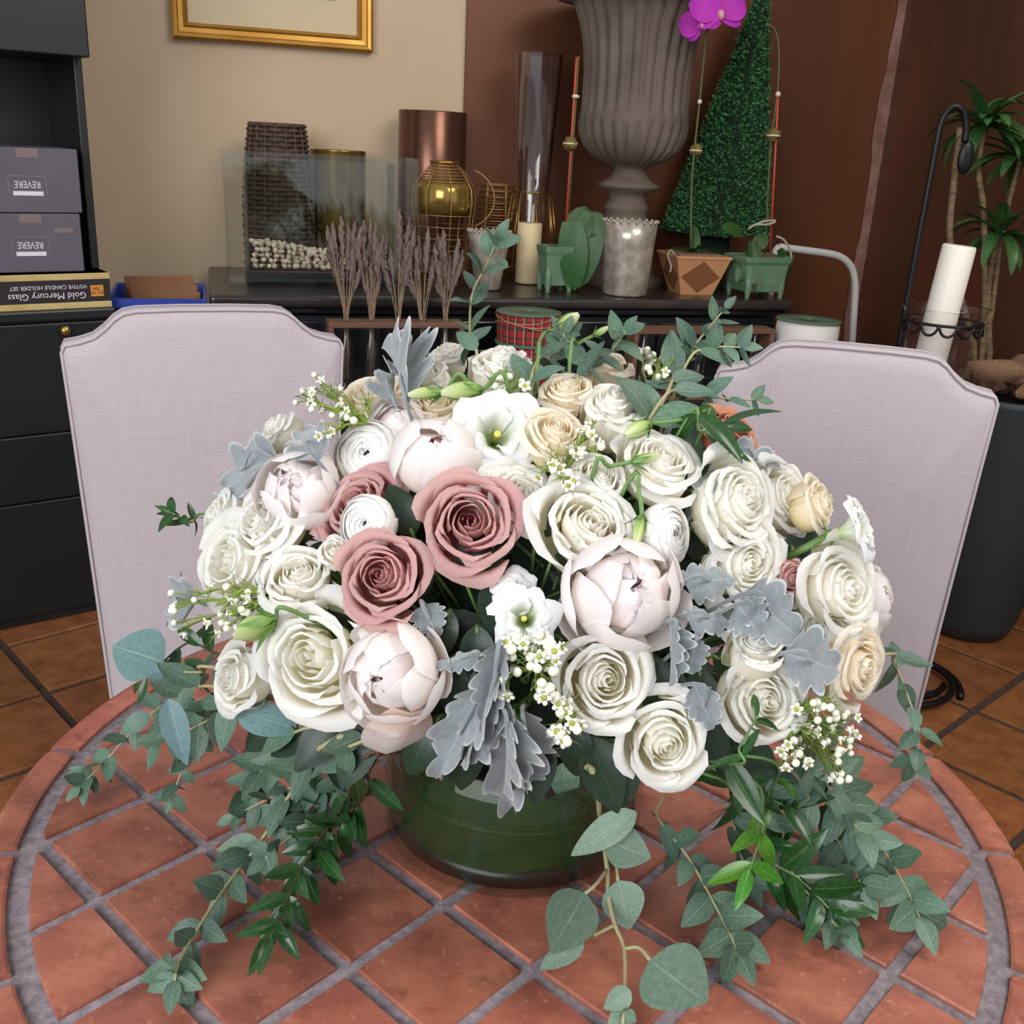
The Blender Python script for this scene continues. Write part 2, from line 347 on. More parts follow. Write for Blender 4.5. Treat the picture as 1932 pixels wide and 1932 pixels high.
# back wall: beige plaster part and the copper sheeted part beside it
struct('wall_back', box('wall_back', 3.4, .10, 3.0, 0, (-1.7+XE, .05+WALL, 1.5)), 'wall_beige', RM)
cw = struct('wall_rear', box('wall_rear', XS-XE+.02, .12, 3.0, 0, ((XE+XS)/2, .06+WALL-.02, 1.5)), 'wall_copper', RM)
# right wall turns towards the camera from the seam
P0 = room(XS, WALL-.02, 0); P1 = atz(1925, 1145, 0); dv = (P1-P0).normalized(); nv = Vector((dv.y, -dv.x, 0))
ang = math.atan2(dv.y, dv.x)
WM = Matrix.Translation(P0) @ Matrix.Rotation(ang, 4, 'Z')
struct('wall_right', box('wall_right', 2.6, .10, 3.0, 0, (1.3, .05, 1.5)), 'wall_rust', WM)
# ragged copper strip over the seam
V = []; F = []; N = 60
for i in range(N+1):
    z = 3.0*i/N; wdt = .046+.008*math.sin(z*9)+rnd.uniform(-.004, .004)
    for k, (xx, dd) in enumerate(((-wdt, 0), (-wdt, .006), (.012+rnd.uniform(-.004, .004), .009), (.014, 0))): V.append((xx, -dd-.001, z))
    if i:
        a = (i-1)*4; b = i*4
        for k in range(3): F.append((a+k, a+k+1, b+k+1, b+k))
struct('trim_1', mk('trim', V, F, smooth=False), 'trim_copper', Matrix.Translation(P0+EY*-.004) @ Matrix.Rotation(RA, 4, 'Z'))
# floor with single tiles
fl = struct('floor', box('floor', 7, 8, .05, 0, (0, 0, -.033)), 'floor_grout', Matrix.Translation((0, 1, 0)))
FA = math.radians(43.5); FP = .318; fo = Vector((1.279, 1.556, 0)); f1 = Vector((math.cos(FA), math.sin(FA), 0)); f2 = Vector((-math.sin(FA), math.cos(FA), 0))
ft = [prism('tile', [(.011, .012), (FP-.011, .010), (FP-.012, FP-.011), (.012, FP-.010)], -.03, .0, bev=.004) for _ in range(3)]
cnt = 0
for i in range(-14, 12):
    for j in range(-12, 14):
        p = fo + f1*(i*FP) + f2*(j*FP)
        c = p + (f1+f2)*FP/2
        if not (-2.6 < c.x < 2.4 and -.6 < c.y < 3.2): continue
        if abs(c.x) < .75 and c.y < 1.4: continue            # under the table and chairs, out of sight
        if (c-CAM).dot(CF) < .5 or cnt >= 290: continue
        cnt += 1
        obj('tile', ft[cnt % 3], 'floor_tile', fl, M=Matrix.Translation((0, -1, 0)) @ Matrix.Translation(p+UZ*rnd.uniform(-.0015, .001)) @ Matrix.Rotation(FA+rnd.uniform(-.006, .006), 4, 'Z'))

# ================================================================== round tiled table
R_IN, R_OUT = 4.347*TS, 4.748*TS
TROT = -.732; TG = Vector((-3.457*TS, -.24*TS))
tb = thing('round_table', 'round table with terracotta tile top and wide grey grout joints', 'table', loc=(0, 0, 0))
prof = [(.001, -.045), (R_OUT-.02, -.045), (R_OUT-.006, -.040), (R_OUT-.003, -.012), (R_OUT-.006, -.0035), (.001, -.0035)]
obj('tabletop', lathe('tabletop', prof, 96), 'table_grout', tb, loc=(0, 0, TZ))
circ = [(R_IN-.008)*Vector((math.cos(2*PI*k/120), math.sin(2*PI*k/120))) for k in range(120)]
def clip(poly, R):
    for k in range(0, 120):
        a = 2*PI*k/120; n = Vector((math.cos(a), math.sin(a))); d = R*math.cos(PI/120); out = []
        for i in range(len(poly)):
            p, q = poly[i-1], poly[i]; sp, sq = p.dot(n)-d, q.dot(n)-d
            if (sp <= 0) != (sq <= 0): out.append(p+(q-p)*(sp/(sp-sq)))
            if sq <= 0: out.append(q)
        poly = out
        if len(poly) < 3: return []
    return poly
di = Vector((math.cos(TROT), math.sin(TROT))); dj = Vector((math.sin(TROT), -math.cos(TROT)))
g = .0064
for i in range(-12, 14):
    for j in range(-12, 12):
        cc = [TG+di*((i+a)*TS)+dj*((j+b)*TS)+di*(g*(1 if a == 0 else -1)+rnd.uniform(-.0012, .0012))+dj*(g*(1 if b == 0 else -1)+rnd.uniform(-.0012, .0012)) for a, b in ((0, 0), (0, 1), (1, 1), (1, 0))]
        if all(c.length > R_IN+.02 for c in cc) and min(c.length for c in cc) > R_IN: continue
        pl = clip(cc, R_IN-.0095)
        if len(pl) < 3: continue
        ar = .5*sum(pl[k-1].x*pl[k].y-pl[k].x*pl[k-1].y for k in range(len(pl)))
        if ar < 0: pl = pl[::-1]
        if abs(ar) < 6e-5: continue
        q = [pl[0]]
        for p in pl[1:]:
            if (p-q[-1]).length > .0015: q.append(p)
        if (q[0]-q[-1]).length < .0015: q.pop()
        c0 = sum(q, Vector((0, 0)))/len(q)
        me = prism('tile', [(p.x-c0.x, p.y-c0.y) for p in q], -.008, .0012, bev=.0022)
        obj('tile', me, 'table_tile', tb, loc=(c0.x, c0.y, TZ+rnd.uniform(-.0006, .0005)), rot=(rnd.uniform(-.006, .006), rnd.uniform(-.006, .006), 0))
# rim tiles: joints measured round the edge
a0 = math.atan2(*(lambda p: (p.y, p.x))(atz(75, 1412, TZ))); NR = 18
for k in range(NR):
    s0 = a0+2*PI*k/NR+.013; s1 = a0+2*PI*(k+1)/NR-.013; m = 9; V = []; F = []; cm = (s0+s1)/2
    prof = [(R_IN+.0095, -.006), (R_IN+.0098, .0002), (R_IN+.0125, .0016), (R_OUT-.010, .0016), (R_OUT-.003, -.0012), (R_OUT, -.008), (R_OUT, -.030)]
    for i in range(m+1):
        a = s0+(s1-s0)*i/m
        for r, z in prof: V.append((r*math.cos(a), r*math.sin(a), z))
    n = len(prof)
    for i in range(m):
        for q in range(n-1): F.append((i*n+q, i*n+q+1, (i+1)*n+q+1, (i+1)*n+q))
    F.append(tuple(range(n))[::-1]); F.append(tuple(m*n+q for q in range(n)))
    obj('rim_tile', mk('rim_tile', V, F, smooth=False), 'table_tile', tb, loc=(0, 0, TZ+rnd.uniform(-.0004, .0004)))
obj('pedestal', lathe('pedestal', [(.28, 0), (.28, .03), (.22, .05), (.07, .09), (.055, .3), (.06, .55), (.16, .66), (.30, .69), (.30, .695)], 32), 'iron_black', tb)

# ================================================================== upholstered chairs
def chair(label, pl, pr, zc, yaw, W):
    c = (pl+pr)/2
    root = thing('dining_chair', label, 'chair', loc=(c.x, c.y, 0), rotz=yaw, group='upholstered chairs at the tiled table')
    # local: x across, -y faces the table; backrest outline
    h = zc; w2 = W/2; th = .075
    top = [(-w2, h-.012), (-w2+.006, h), (-w2+.03, h+.004), (-w2+.055, h+.012), (-w2+.075, h+.027), (-w2+.092, h+.044), (-w2+.108, h+.054), (-w2+.13, h+.058)]
    top = top+[(x*.5, h+.060) for x in (-.1, 0, .1)]+[(-x, z) for x, z in top[::-1]]
    out = [(-w2+.035, .14)]+[(-w2+.035*(1-(z-.14)/(h-.14)), z) for z in (.28, .42, .55, .68, .8, .9)]+top+[(w2-.035*(1-(z-.14)/(h-.14)), z) for z in (.9, .8, .68, .55, .42, .28)]+[(w2-.035, .14)]
    n = len(out); C = Vector((0, .60)); V = []; F = []
    rings = [(-th/2, .035), (-th/2+.006, .012), (-th/2+.016, 0), (th/2-.016, 0), (th/2-.006, .012), (th/2, .035)]
    for (y, ins) in rings:
        for x, z in out:
            d = Vector((x, z))-C; d = d*(1-ins/max(.05, d.length)*1.0); V.append((d.x+C.x, y-.03*(0), d.y+C.y))
    for k in range(len(rings)-1):
        for i in range(n): F.append((k*n+i, k*n+(i+1) % n, (k+1)*n+(i+1) % n, (k+1)*n+i))
    for k, y, rev in ((0, -th/2-.004, True), (len(rings)-1, th/2+.004, False)):
        # inner fan built as a second smaller ring plus centre
        b = len(V)
        for x, z in out:
            d = (Vector((x, z))-C)*.5; V.append((d.x+C.x, y, d.y+C.y))
        V.append((C.x, y, C.y))
        for i in range(n):
            q = (k*n+i, k*n+(i+1) % n, b+(i+1) % n, b+i); F.append(q[::-1] if rev else q)
            t = (b+i, b+(i+1) % n, b+n); F.append(t[::-1] if rev else t)
    bk = obj('backrest', mk('backrest', V, F), 'chair_linen', root)
    for sy in (-1, 1):
        pts = [(x*.995, sy*(th/2-.010), z-.002) for x, z in out]
        obj('piping', tube('piping', pts, .0030, 6), 'chair_piping', bk)
    nails = []
    sp = sphere('n', .0032, 6, 4)
    for sx in (-1, 1):
        for k in range(34):
            z = .16+k*(h-.18)/33; x = sx*(w2-.035*(1-(z-.14)/(h-.14))+.0005)
            nails.append((sp, Matrix.Translation((x, -.012, z))))
    o = obj('nail_trim', join('nail_trim', nails), 'nail', bk); o['kind'] = 'stuff'
    obj('seat', box('seat', W-.10, .46, .11, .03, (0, .22, .43), 3), 'chair_linen', root)
    for sx in (-1, 1):
        for yy in (0, .40):
            obj('leg', box('leg', .042, .042, .40, .005, (sx*(w2-.075), yy, .20)), 'chair_leg', root)
    return root
zc = 1.03
l, r = atz(115, 645, zc), atz(640, 635, zc); chair('pale linen chair with curved shoulders, in front of the black drawer cabinet', l, r, zc, math.atan2(r.y-l.y, r.x-l.x), .50)
l, r = atz(1355, 690, zc), atz(1880, 742, zc); chair('pale linen chair with curved shoulders, in front of the big dark planter', l, r, zc, math.atan2(r.y-l.y, r.x-l.x), .485)

# ================================================================== black drawer cabinet with hutch
HA = math.radians(37); H0 = atz(0, 1193, 0); HX = Vector((math.cos(HA), math.sin(HA), 0)); HY = Vector((-math.sin(HA), math.cos(HA), 0))
HW = .39; HM = Matrix.Translation(H0+HX*HW) @ Matrix.Rotation(HA, 4, 'Z')      # origin: right front bottom corner, x to the left is negative
cb = thing('drawer_cabinet', 'tall black cabinet with drawers, brass knob and open hutch', 'cabinet', HM)
WD, DP, CZ = 1.0, .42, .915
obj('base', box('base', WD, DP, CZ-.03, .004, (-WD/2, DP/2+.012, (CZ-.03)/2)), 'black_paint', cb)
obj('counter', box('counter', WD+.01, DP+.03, .03, .006, (-WD/2, DP/2, CZ-.015)), 'black_paint', cb)
for z0, z1 in ((.03, .375), (.38, .57), (.575, .878)):
    d = obj('drawer', box('drawer', WD-.03, .016, z1-z0, .003, (-WD/2, .006, (z0+z1)/2)), 'black_paint', cb)
    for kx in ((-.135, -.8) if z0 > .5 else (-.5,)):
        if z0 > .5: 
            obj('knob', lathe('knob', [(.006, 0), (.006, .012), (.012, .016), (.015, .022), (.012, .029), (.004, .032), (.0005, .032)], 14), 'brass', d, M=Matrix.Translation((kx, -.002, .86)) @ Matrix.Rotation(PI/2, 4, 'X'))
obj('side_panel', box('side_panel', .022, DP-.10, .68, .003, (-.011, DP/2+.05, CZ+.33)), 'black_paint', cb)
obj('side_panel', box('side_panel', .022, DP-.10, .68, .003, (-WD+.011, DP/2+.05, CZ+.33)), 'black_paint', cb)
obj('back_panel', box('back_panel', WD, .012, .68, .002, (-WD/2, DP-.006, CZ+.33)), 'black_paint', cb)
obj('upper_cabinet', box('upper_cabinet', WD, DP, 1.0, .004, (-WD/2-.002, DP/2+.01, 1.555+.5)), 'black_paint', cb)
# votive set box lying upside down
CB = .125
vb = thing('candle_set_box', 'long black and gold candle holder box lying upside down under grey boxes', 'box', HM @ Matrix.Translation((-.002, 0, CZ)))
BW, BH, BD = .52, .094, .30
obj('carton', box('carton', BW, BD, BH, .002, (-BW/2, BD/2, BH/2)), 'box_black', vb)
obj('gold_band', box('gold_band', BW+.002, BD+.004, .017, .002, (-BW/2, BD/2, .0085)), 'box_gold', vb)
obj('gold_band', box('gold_band', BW+.002, BD+.004, .017, .002, (-BW/2, BD/2, BH-.0085)), 'box_gold', vb)
def print_on(parent, body, size, x, z, mat, y=-.0005, sx=1.0, flip=True, name='lettering'):
    M = Matrix.Translation((x, y, z)) @ Matrix.Rotation(PI/2, 4, 'X') @ (Matrix.Rotation(PI, 4, 'Z') if flip else Matrix.Identity(4)) @ Matrix.Diagonal((sx, 1, 1, 1))
    return obj(name, textmesh(body, size), mat, parent, M=M)
print_on(vb, 'Gold Mercury Glass', .0245, -.165, .036, 'print_white')
print_on(vb, 'VOTIVE CANDLE HOLDER SET', .0145, -.160, .059, 'print_white')
print_on(vb, 'Go', .03, -.335, .038, 'print_white')
obj('logo_patch', box('logo_patch', .034, .001, .030, 0, (-.036, -.0006, .046)), 'print_orange', vb)
print_on(vb, 'SET OF\n TEN', .011, -.036, .047, 'box_black', y=-.0014)
# two grey boxes
for k, (zz, xo, lab) in enumerate(((0, -.058, 'grey carton with scuffed front, the lower of two stacked upside down boxes'), (.155, -.050, 'grey carton with dull lid, on top of the other grey carton'))):
    gb = thing('grey_box', lab, 'box', HM @ Matrix.Translation((xo, .03, CZ+BH+zz)) @ Matrix.Rotation(-.05+.02*k, 4, 'Z'), group='stacked grey cartons')
    w_, h_ = .44, .155 if k == 0 else .165
    obj('carton', box('carton', w_, .26, h_-.002, .003, (-w_/2, .13, h_/2)), 'box_grey', gb)
    obj('tape_patch', box('tape_patch', .055, .001, .024, 0, (-.125, -.0006, h_-.014)), 'tape', gb)
    fx = -.131
    for (bx, bz, bw, bh) in ((fx, .093, .092, .003), (fx-.046, .070, .003, .046), (fx+.046, .070, .003, .046)):
        obj('label_border', box('label_border', bw, .001, bh, 0, (bx, -.0006, bz)), 'tape', gb)
    obj('label_bar', box('label_bar', .074, .001, .011, 0, (fx, -.0007, .050)), 'print_white', gb)
    print_on(gb, 'REVERE', .025, fx, .073, 'print_white', sx=.78)
    if k == 0: obj('scuff', box('scuff', .05, .001, .012, 0, (-.045, -.0006, .11)), 'tape', gb)

# blue bin with cardboard between cabinet and sideboard
bb = thing('blue_bin', 'blue plastic bin holding folded brown cardboard beside the sideboard', 'bin', RM @ Matrix.Translation((-.174, .14, 0)))
V = []; F = []
for (w_, d_, z) in ((.22, .24, 0), (.258, .32, .905), (.27, .34, .905), (.27, .34, .93), (.252, .315, .93), (.24, .29, .86), (.19, .22, .02)):
    b = len(V); V += [(-w_/2, -d_/2, z), (w_/2, -d_/2, z), (w_/2, d_/2, z), (-w_/2, d_/2, z)]
    if b:
        for i in range(4): F.append((b-4+i, b-4+(i+1) % 4, b+(i+1) % 4, b+i))
obj('bin_body', mk('bin_body', V, F, smooth=False), 'plastic_blue', bb)
for k, (yy, hh, tl) in enumerate(((.06, .945, .08), (.10, .962, -.05), (.02, .93, .12))):
    tag(obj('cardboard_sheet', box('cardboard_sheet', .20, .008, .3, .002, (0, 0, .15)), 'cardboard', None, M=RM @ Matrix.Translation((-.174+.002*k, .14+yy, hh-.3)) @ Matrix.Rotation(tl*.4, 4, 'Y')), 'folded sheet of brown cardboard standing in the blue bin', 'cardboard', 'cardboard sheets in the blue bin')

# framed print
pf = thing('framed_picture', 'gold framed print with cream mat on the beige wall', 'picture', RM @ Matrix.Translation((rx(at_room_y(518, 85, WALL)), WALL-.012, at_room_y(518, 85, WALL).z-.004)))
PW, PH, FW = .658, .83, .052
obj('mat_board', box('mat_board', PW-.06, .006, PH-.06, 0, (0, 0, PH/2)), 'mat_board', pf)
obj('print', box('print', PW-.25, .004, PH-.30, 0, (0, -.004, PH/2+.005)), 'print_dark', pf)
obj('glass_pane', box('glass_pane', PW-.07, .002, PH-.07, 0, (0, -.010, PH/2)), 'glass_clear', pf)
sec = [(0, .008), (0, -.022), (.008, -.030), (.018, -.026), (.022, -.020), (.036, -.018), (.042, -.022), (.052, -.010), (.052, .008)]
cor = [(-PW/2, 0, 1, 1), (PW/2, 0, -1, 1), (PW/2, PH, -1, -1), (-PW/2, PH, 1, -1)]
for k in range(4):
    A, B = cor[k], cor[(k+1) % 4]; V = []; F = []; n = len(sec)
    for q in (A, B):
        for t, y in sec: V.append((q[0]+q[2]*t, y, q[1]+q[3]*t))
    for i in range(n-1): F.append((i, i+1, n+i+1, n+i))
    obj('frame_rail', mk('frame_rail', V, F, smooth=False), 'picture_gold', pf)

# ================================================================== black sideboard
sb = thing('sideboard', 'long black sideboard with dark worn top under the urn', 'sideboard', RM)
SW, SD = 1.87, .67
obj('top', box('top', SW+.06, SD+.04, .035, .012, (SW/2, SD/2, SBZ-.0175), 3), 'black_top', sb)
obj('top_moulding', box('top_moulding', SW+.02, SD+.01, .022, .006, (SW/2, SD/2+.006, SBZ-.045)), 'black_gloss', sb)
obj('carcass', box('carcass', SW-.02, SD-.03, SBZ-.16, .004, (SW/2, SD/2+.02, (SBZ-.06)/2+.045)), 'black_paint', sb)
for k in range(4):
    d = obj('drawer', box('drawer', SW/4-.03, .018, .14, .004, (SW/8+k*SW/4, .03, SBZ-.15)), 'black_gloss', sb)
    obj('knob', sphere('knob', .012, 10, 6), 'brass', d, loc=(SW/8+k*SW/4, .012, SBZ-.15))
    d = obj('door', box('door', SW/4-.03, .018, SBZ-.38, .004, (SW/8+k*SW/4, .03, (SBZ-.38)/2+.11)), 'black_paint', sb)
for sx in (.04, SW-.04):
    for sy in (.05, SD-.04): obj('leg', box('leg', .05, .05, .10, .004, (sx, sy, .05)), 'black_paint', sb)
# low bench in front of it
BY0, BY1, BZ = -.30, -.04, .64
bn = thing('low_bench', 'low black display bench standing in front of the sideboard', 'bench', RM)
obj('bench_top', box('bench_top', 1.88, BY1-BY0, .03, .005, (1.04, (BY0+BY1)/2, BZ-.015)), 'black_paint', bn)
for x in (.14, 1.94):
    for y in (BY0+.03, BY1-.03): obj('leg', box('leg', .04, .04, BZ-.03, .004, (x, y, (BZ-.03)/2)), 'black_paint', bn)
def sbp(px, py): return atz(px, py, SBZ)                     # contact point on the sideboard top
def upM(p, rot=0): return Matrix.Translation(p) @ Matrix.Rotation(RA+rot, 4, 'Z')

# ---- glass tank with pebbles
T0 = sbp(425, 540); tx0 = rx(T0)+.01; T1 = at_room_y(787, 540, (T0-SA).dot(EY)); tx1 = rx(T1)
ty0 = max(.035, (T0-SA).dot(EY)); TH = at_room_y(600, 292, ty0).z-SBZ
def glassbox(name, x0, x1, y0, y1, z0, h, t, mat, root, floor_mat=None):
    for nm, cx, cy, sx, sy in (('front_pane', (x0+x1)/2, y0+t/2, x1-x0, t), ('back_pane', (x0+x1)/2, y1-t/2, x1-x0, t), ('side_pane', x0+t/2, (y0+y1)/2, t, y1-y0-2*t-.001), ('side_pane', x1-t/2, (y0+y1)/2, t, y1-y0-2*t-.001)):
        obj(nm, box(nm, sx, sy, h, .0008, (cx, cy, z0+h/2), 1), mat, root)
    obj('base_pane', box('base_pane', x1-x0-2*t-.001, y1-y0-2*t-.001, t*1.5, 0, ((x0+x1)/2, (y0+y1)/2, z0+t)), floor_mat or mat, root)
gt = thing('glass_tank', 'large clear rectangular glass tank on the sideboard around the pebble tank', 'tank', RM)
glassbox('tank', tx0, tx1, ty0, ty0+.205, SBZ+.001, TH, .006, 'glass_tank', gt)
obj('black_plinth', box('black_plinth', (tx1-tx0)*.80, .16, .036, .003, ((tx0+tx1)/2, ty0+.103, SBZ+.028)), 'black_paint', gt)
it = thing('pebble_tank', 'smaller glass tank half hidden inside the big one, with pebbles', 'tank', RM)
ix0, ix1 = rx(at_room_y(467, 500, ty0+.03)), rx(at_room_y(745, 500, ty0+.03)); iz = SBZ+.047; IH = at_room_y(600, 303, ty0+.03).z-iz
glassbox('tank', ix0, ix1, ty0+.03, ty0+.178, iz, IH, .005, 'glass_tank', it)
pm = []
for k in range(14):
    me = sphere('pebble', 1, 9, 6); a = rnd.uniform(.75, 1.25); b = rnd.uniform(.7, 1); c = rnd.uniform(.55, .85)
    for v in me.vertices:
        q = v.co*1.3+Vector((k*5, 0, 0)); f = 1+.18*mnoise.noise(q); v.co = Vector((v.co.x*a*f, v.co.y*b*f, v.co.z*c*f))
    pm.append(me)
px0, px1, py0, py1 = ix0+.016, ix1-.016, ty0+.045, ty0+.166
np_ = 0
for layer in range(5):
    nx = 21
    for i in range(nx):
        for j in range(5 if layer == 4 else 2):
            if np_ >= 240: break
            r = rnd.uniform(.0078, .0122); x = px0+(px1-px0)*(i+.5+rnd.uniform(-.3, .3))/nx
            hump = .012*math.sin((x-px0)/(px1-px0)*7+1)
            y = py0+j*(.020 if layer < 4 else .028)+rnd.uniform(-.003, .003); z = iz+.012+layer*.0135+rnd.uniform(-.002, .002)+hump*layer/4
            o = obj('pebble', pm[rnd.randrange(14)], 'pebble', None, M=RM @ Matrix.Translation((x, min(y, py1), z)) @ Matrix.Rotation(rnd.uniform(0, 6), 4, Vector((rnd.random(), rnd.random(), 1)).normalized()) @ Matrix.Scale(r, 4))
            tag(o, 'smooth pale river pebble lying in the glass tank', 'pebble', 'river pebbles in the tank'); np_ += 1

# ---- woven vase behind the tank
WY = ty0+.335
def vase_at(cx, ytop, ybot_z, wtop, y): 
    p = at_room_y(cx, ytop, y); return p, p.z-SBZ, mpp(p)*wtop/2
p, hh, rt = vase_at(522, 232, 0, 100, WY)
wv = thing('wicker_vase', 'dark woven wicker vase seen behind the glass tank', 'vase', Matrix.Translation((p.x, p.y, SBZ)))
def wr(z): t = z/hh; return rt*(1.0+.30*math.sin(min(1, (1-t)*1.25)*PI*.62)) if t < 1 else rt
obj('core', lathe('core', [(wr(z*hh)*.95, z*hh) for z in [i/12 for i in range(13)]]+[(.001, hh*.97)], 24), 'wicker', wv)
for k in range(18):
    a = 2*PI*k/18; obj('stake', tube('stake', [((wr(t*hh)+.001)*math.cos(a), (wr(t*hh)+.001)*math.sin(a), t*hh) for t in [i/10 for i in range(11)]], .0042, 5), 'wicker', wv)
nr = 32
for k in range(nr):
    z = hh*(k+.5)/nr; r0 = wr(z); ph = PI*(k % 2)
    obj('weave_strand', tube('weave_strand', [((r0+.0055*math.cos(9*a+ph))*math.cos(a), (r0+.0055*math.cos(9*a+ph))*math.sin(a), z+rnd.uniform(-.001, .001)) for a in [2*PI*i/54 for i in range(54)]], .0052, 5, True), 'wicker', wv)
# ---- gold cylinder vase, copper cylinder vase
p, hh, rt = vase_at(638, 283, 0, 104, ty0+.425)
o = obj('gold_vase', lathe('gold_vase', [(rt*.98, 0), (rt, .01), (rt, hh-.004), (rt+.002, hh), (rt-.004, hh), (rt-.006, hh-.03), (.001, hh-.2)], 40), 'gold_glass', None, M=Matrix.Translation((p.x, p.y, SBZ)))
tag(o, 'shiny gold cylinder vase behind the glass tank', 'vase')
p, hh, rt = vase_at(817, 210, 0, 129, .585)
o = obj('copper_vase', lathe('copper_vase', [(rt*.98, 0), (rt, .006), (rt, hh-.003), (rt-.002, hh), (rt-.006, hh-.002), (rt-.006, hh-.25), (.001, hh-.26)], 48), 'copper_vase', None, M=Matrix.Translation((p.x, p.y, SBZ)))
tag(o, 'tall brown copper cylinder vase against the edge of the beige wall', 'vase')
# ---- gold wire lantern with gold glass bowl
LY = ty0+.14
pc = at_room_y(838, 372, LY); k = mpp(pc); R0 = 57*k; ztop = at_room_y(830, 308, LY).z; zb = SBZ
wl = thing('wire_lantern', 'round gold wire lantern with gold mirrored cup, beside the tank', 'lantern', Matrix.Translation((pc.x, pc.y, SBZ)))
H = ztop-SBZ
zmid = pc.z-SBZ
obj('cup', lathe('cup', [(.02, zmid-.05), (R0*.84, zmid-.055), (R0*.98, zmid-.02), (R0*.96, zmid+.03), (R0*.84, zmid+.052), (R0*.78, zmid+.050), (.001, zmid-.02)], 32), 'gold_glass', wl)
def bulge(t): return R0*(.42+.66*math.sin(PI*(.10+.78*t)))
for i in range(14):
    t = i/13; z = .003+zmid-.02+(H-zmid+.02)*t if i > 6 else .003+(zmid-.02)*(i/7)
    rr = R0*1.08*math.cos(PI/2*max(0, (z-zmid)/(H-zmid+.035))) if z > zmid else R0*(.75+.33*z/zmid)
    obj('wire_ring', tube('wire_ring', [(rr*math.cos(a), rr*math.sin(a), z) for a in [2*PI*q/32 for q in range(32)]], .0016, 5, True), 'bronze_wire', wl)
for q in range(8):
    a = 2*PI*q/8+.3; pts = []
    for t in [i/10 for i in range(11)]:
        z = H*t; rr = R0*1.09*math.cos(PI/2*max(0, (z-zmid)/(H-zmid+.035))) if z > zmid else R0*(.76+.33*z/zmid); pts.append((rr*math.cos(a), rr*math.sin(a), z))
    obj('wire_rib', tube('wire_rib', pts, .0019, 5), 'bronze_wire', wl)
obj('rim_ring', tube('rim_ring', [(R0*.46*math.cos(a), R0*.46*math.sin(a), H+.004) for a in [2*PI*q/28 for q in range(28)]], .005, 6, True), 'gold', wl)
obj('bail_handle', tube('bail_handle', [(R0*1.05*math.cos(a)*1.0+R0*.62, -.01, zmid+R0*1.0*math.sin(a)*.95) for a in [-1.25+2.5*i/16 for i in range(17)]], .0022, 5), 'bronze_wire', wl)
# ---- second wire basket behind
pc = at_room_y(936, 400, .62); k = mpp(pc); R1 = 34*k; H = at_room_y(936, 345, .62).z-SBZ
wb = thing('wire_basket', 'ribbed brown wire basket behind the tapered glass vase', 'basket', Matrix.Translation((pc.x, pc.y, SBZ)))
for i in range(16):
    z = .006+(H-.012)*i/15; obj('wire_ring', tube('wire_ring', [((R1*(1+.12*math.sin(PI*i/15)))*math.cos(a), (R1*(1+.12*math.sin(PI*i/15)))*math.sin(a), z) for a in [2*PI*q/24 for q in range(24)]], .0024, 5, True), 'bronze_wire', wb)
for q in range(6):
    a = 2*PI*q/6; obj('wire_rib', tube('wire_rib', [((R1*(1+.12*math.sin(PI*t)))*math.cos(a), (R1*(1+.12*math.sin(PI*t)))*math.sin(a), H*t) for t in [i/6 for i in range(7)]], .0024, 5), 'bronze_wire', wb)
# ---- tapered trumpet vase
yv = .51; pb = at_room_y(1000, 440, yv); pb.z = SBZ; k = mpp(pb); zt = at_room_y(991, 100, yv).z-SBZ; pt = at_room_y(991, 100, yv)
o = obj('trumpet_vase', lathe('trumpet_vase', [(.001, .004), (24*k, .004), (25*k, 0), (26*k, .006), (25*k, .05), (24*k, .12), (43*k, zt), (41.5*k, zt), (22.5*k, .12), (22*k, .02), (.001, .016)], 40), 'glass_trumpet', None, M=Matrix.Translation(pb))
tag(o, 'tall clear glass vase flaring to the top, standing inside the gold wire holder', 'vase')
# ---- gold geometric candle holder with pillar candle
y2 = .51; pb = at_room_y(1000, 440, y2); pb.z = SBZ; k = mpp(pb); zt = at_room_y(1005, 362, y2).z-SBZ
ch = thing('wire_candle_holder', 'gold wire holder with slanted bars around the foot of the flared glass vase', 'candle holder', Matrix.Translation(pb))
for rr, z in ((36*k, zt), (57*k, .05), (40*k, .004)): obj('wire_ring', tube('wire_ring', [(rr*math.cos(a), rr*math.sin(a), z) for a in [2*PI*q/8+.2 for q in range(8)]], .0024, 5, True), 'gold', ch)
for q in range(8):
    a = 2*PI*q/8+.2
    for off in (-.10, .10): obj('slanted_bar', tube('slanted_bar', [(36*k*math.cos(a), 36*k*math.sin(a), zt), (57*k*math.cos(a+off), 57*k*math.sin(a+off), .05)], .0022, 5), 'gold', ch)
    obj('lower_bar', tube('lower_bar', [(57*k*math.cos(a), 57*k*math.sin(a), .05), (40*k*math.cos(a), 40*k*math.sin(a), .004)], .0020, 5), 'gold', ch)
pcn = at_room_y(997, 480, .335); pcn.z = SBZ; kk = mpp(pcn); hcn = at_room_y(997, 420, .335).z-SBZ
o = obj('pillar_candle', lathe('pillar_candle', [(.001, .003), (22*kk, .003), (23*kk, .008), (23*kk, hcn-.005), (21*kk, hcn), (9*kk, hcn-.004), (.001, hcn-.005)], 28), 'wax_candle', None, M=Matrix.Translation(pcn)); tag(o, 'cream pillar candle in front of the gold wire holder', 'candle')
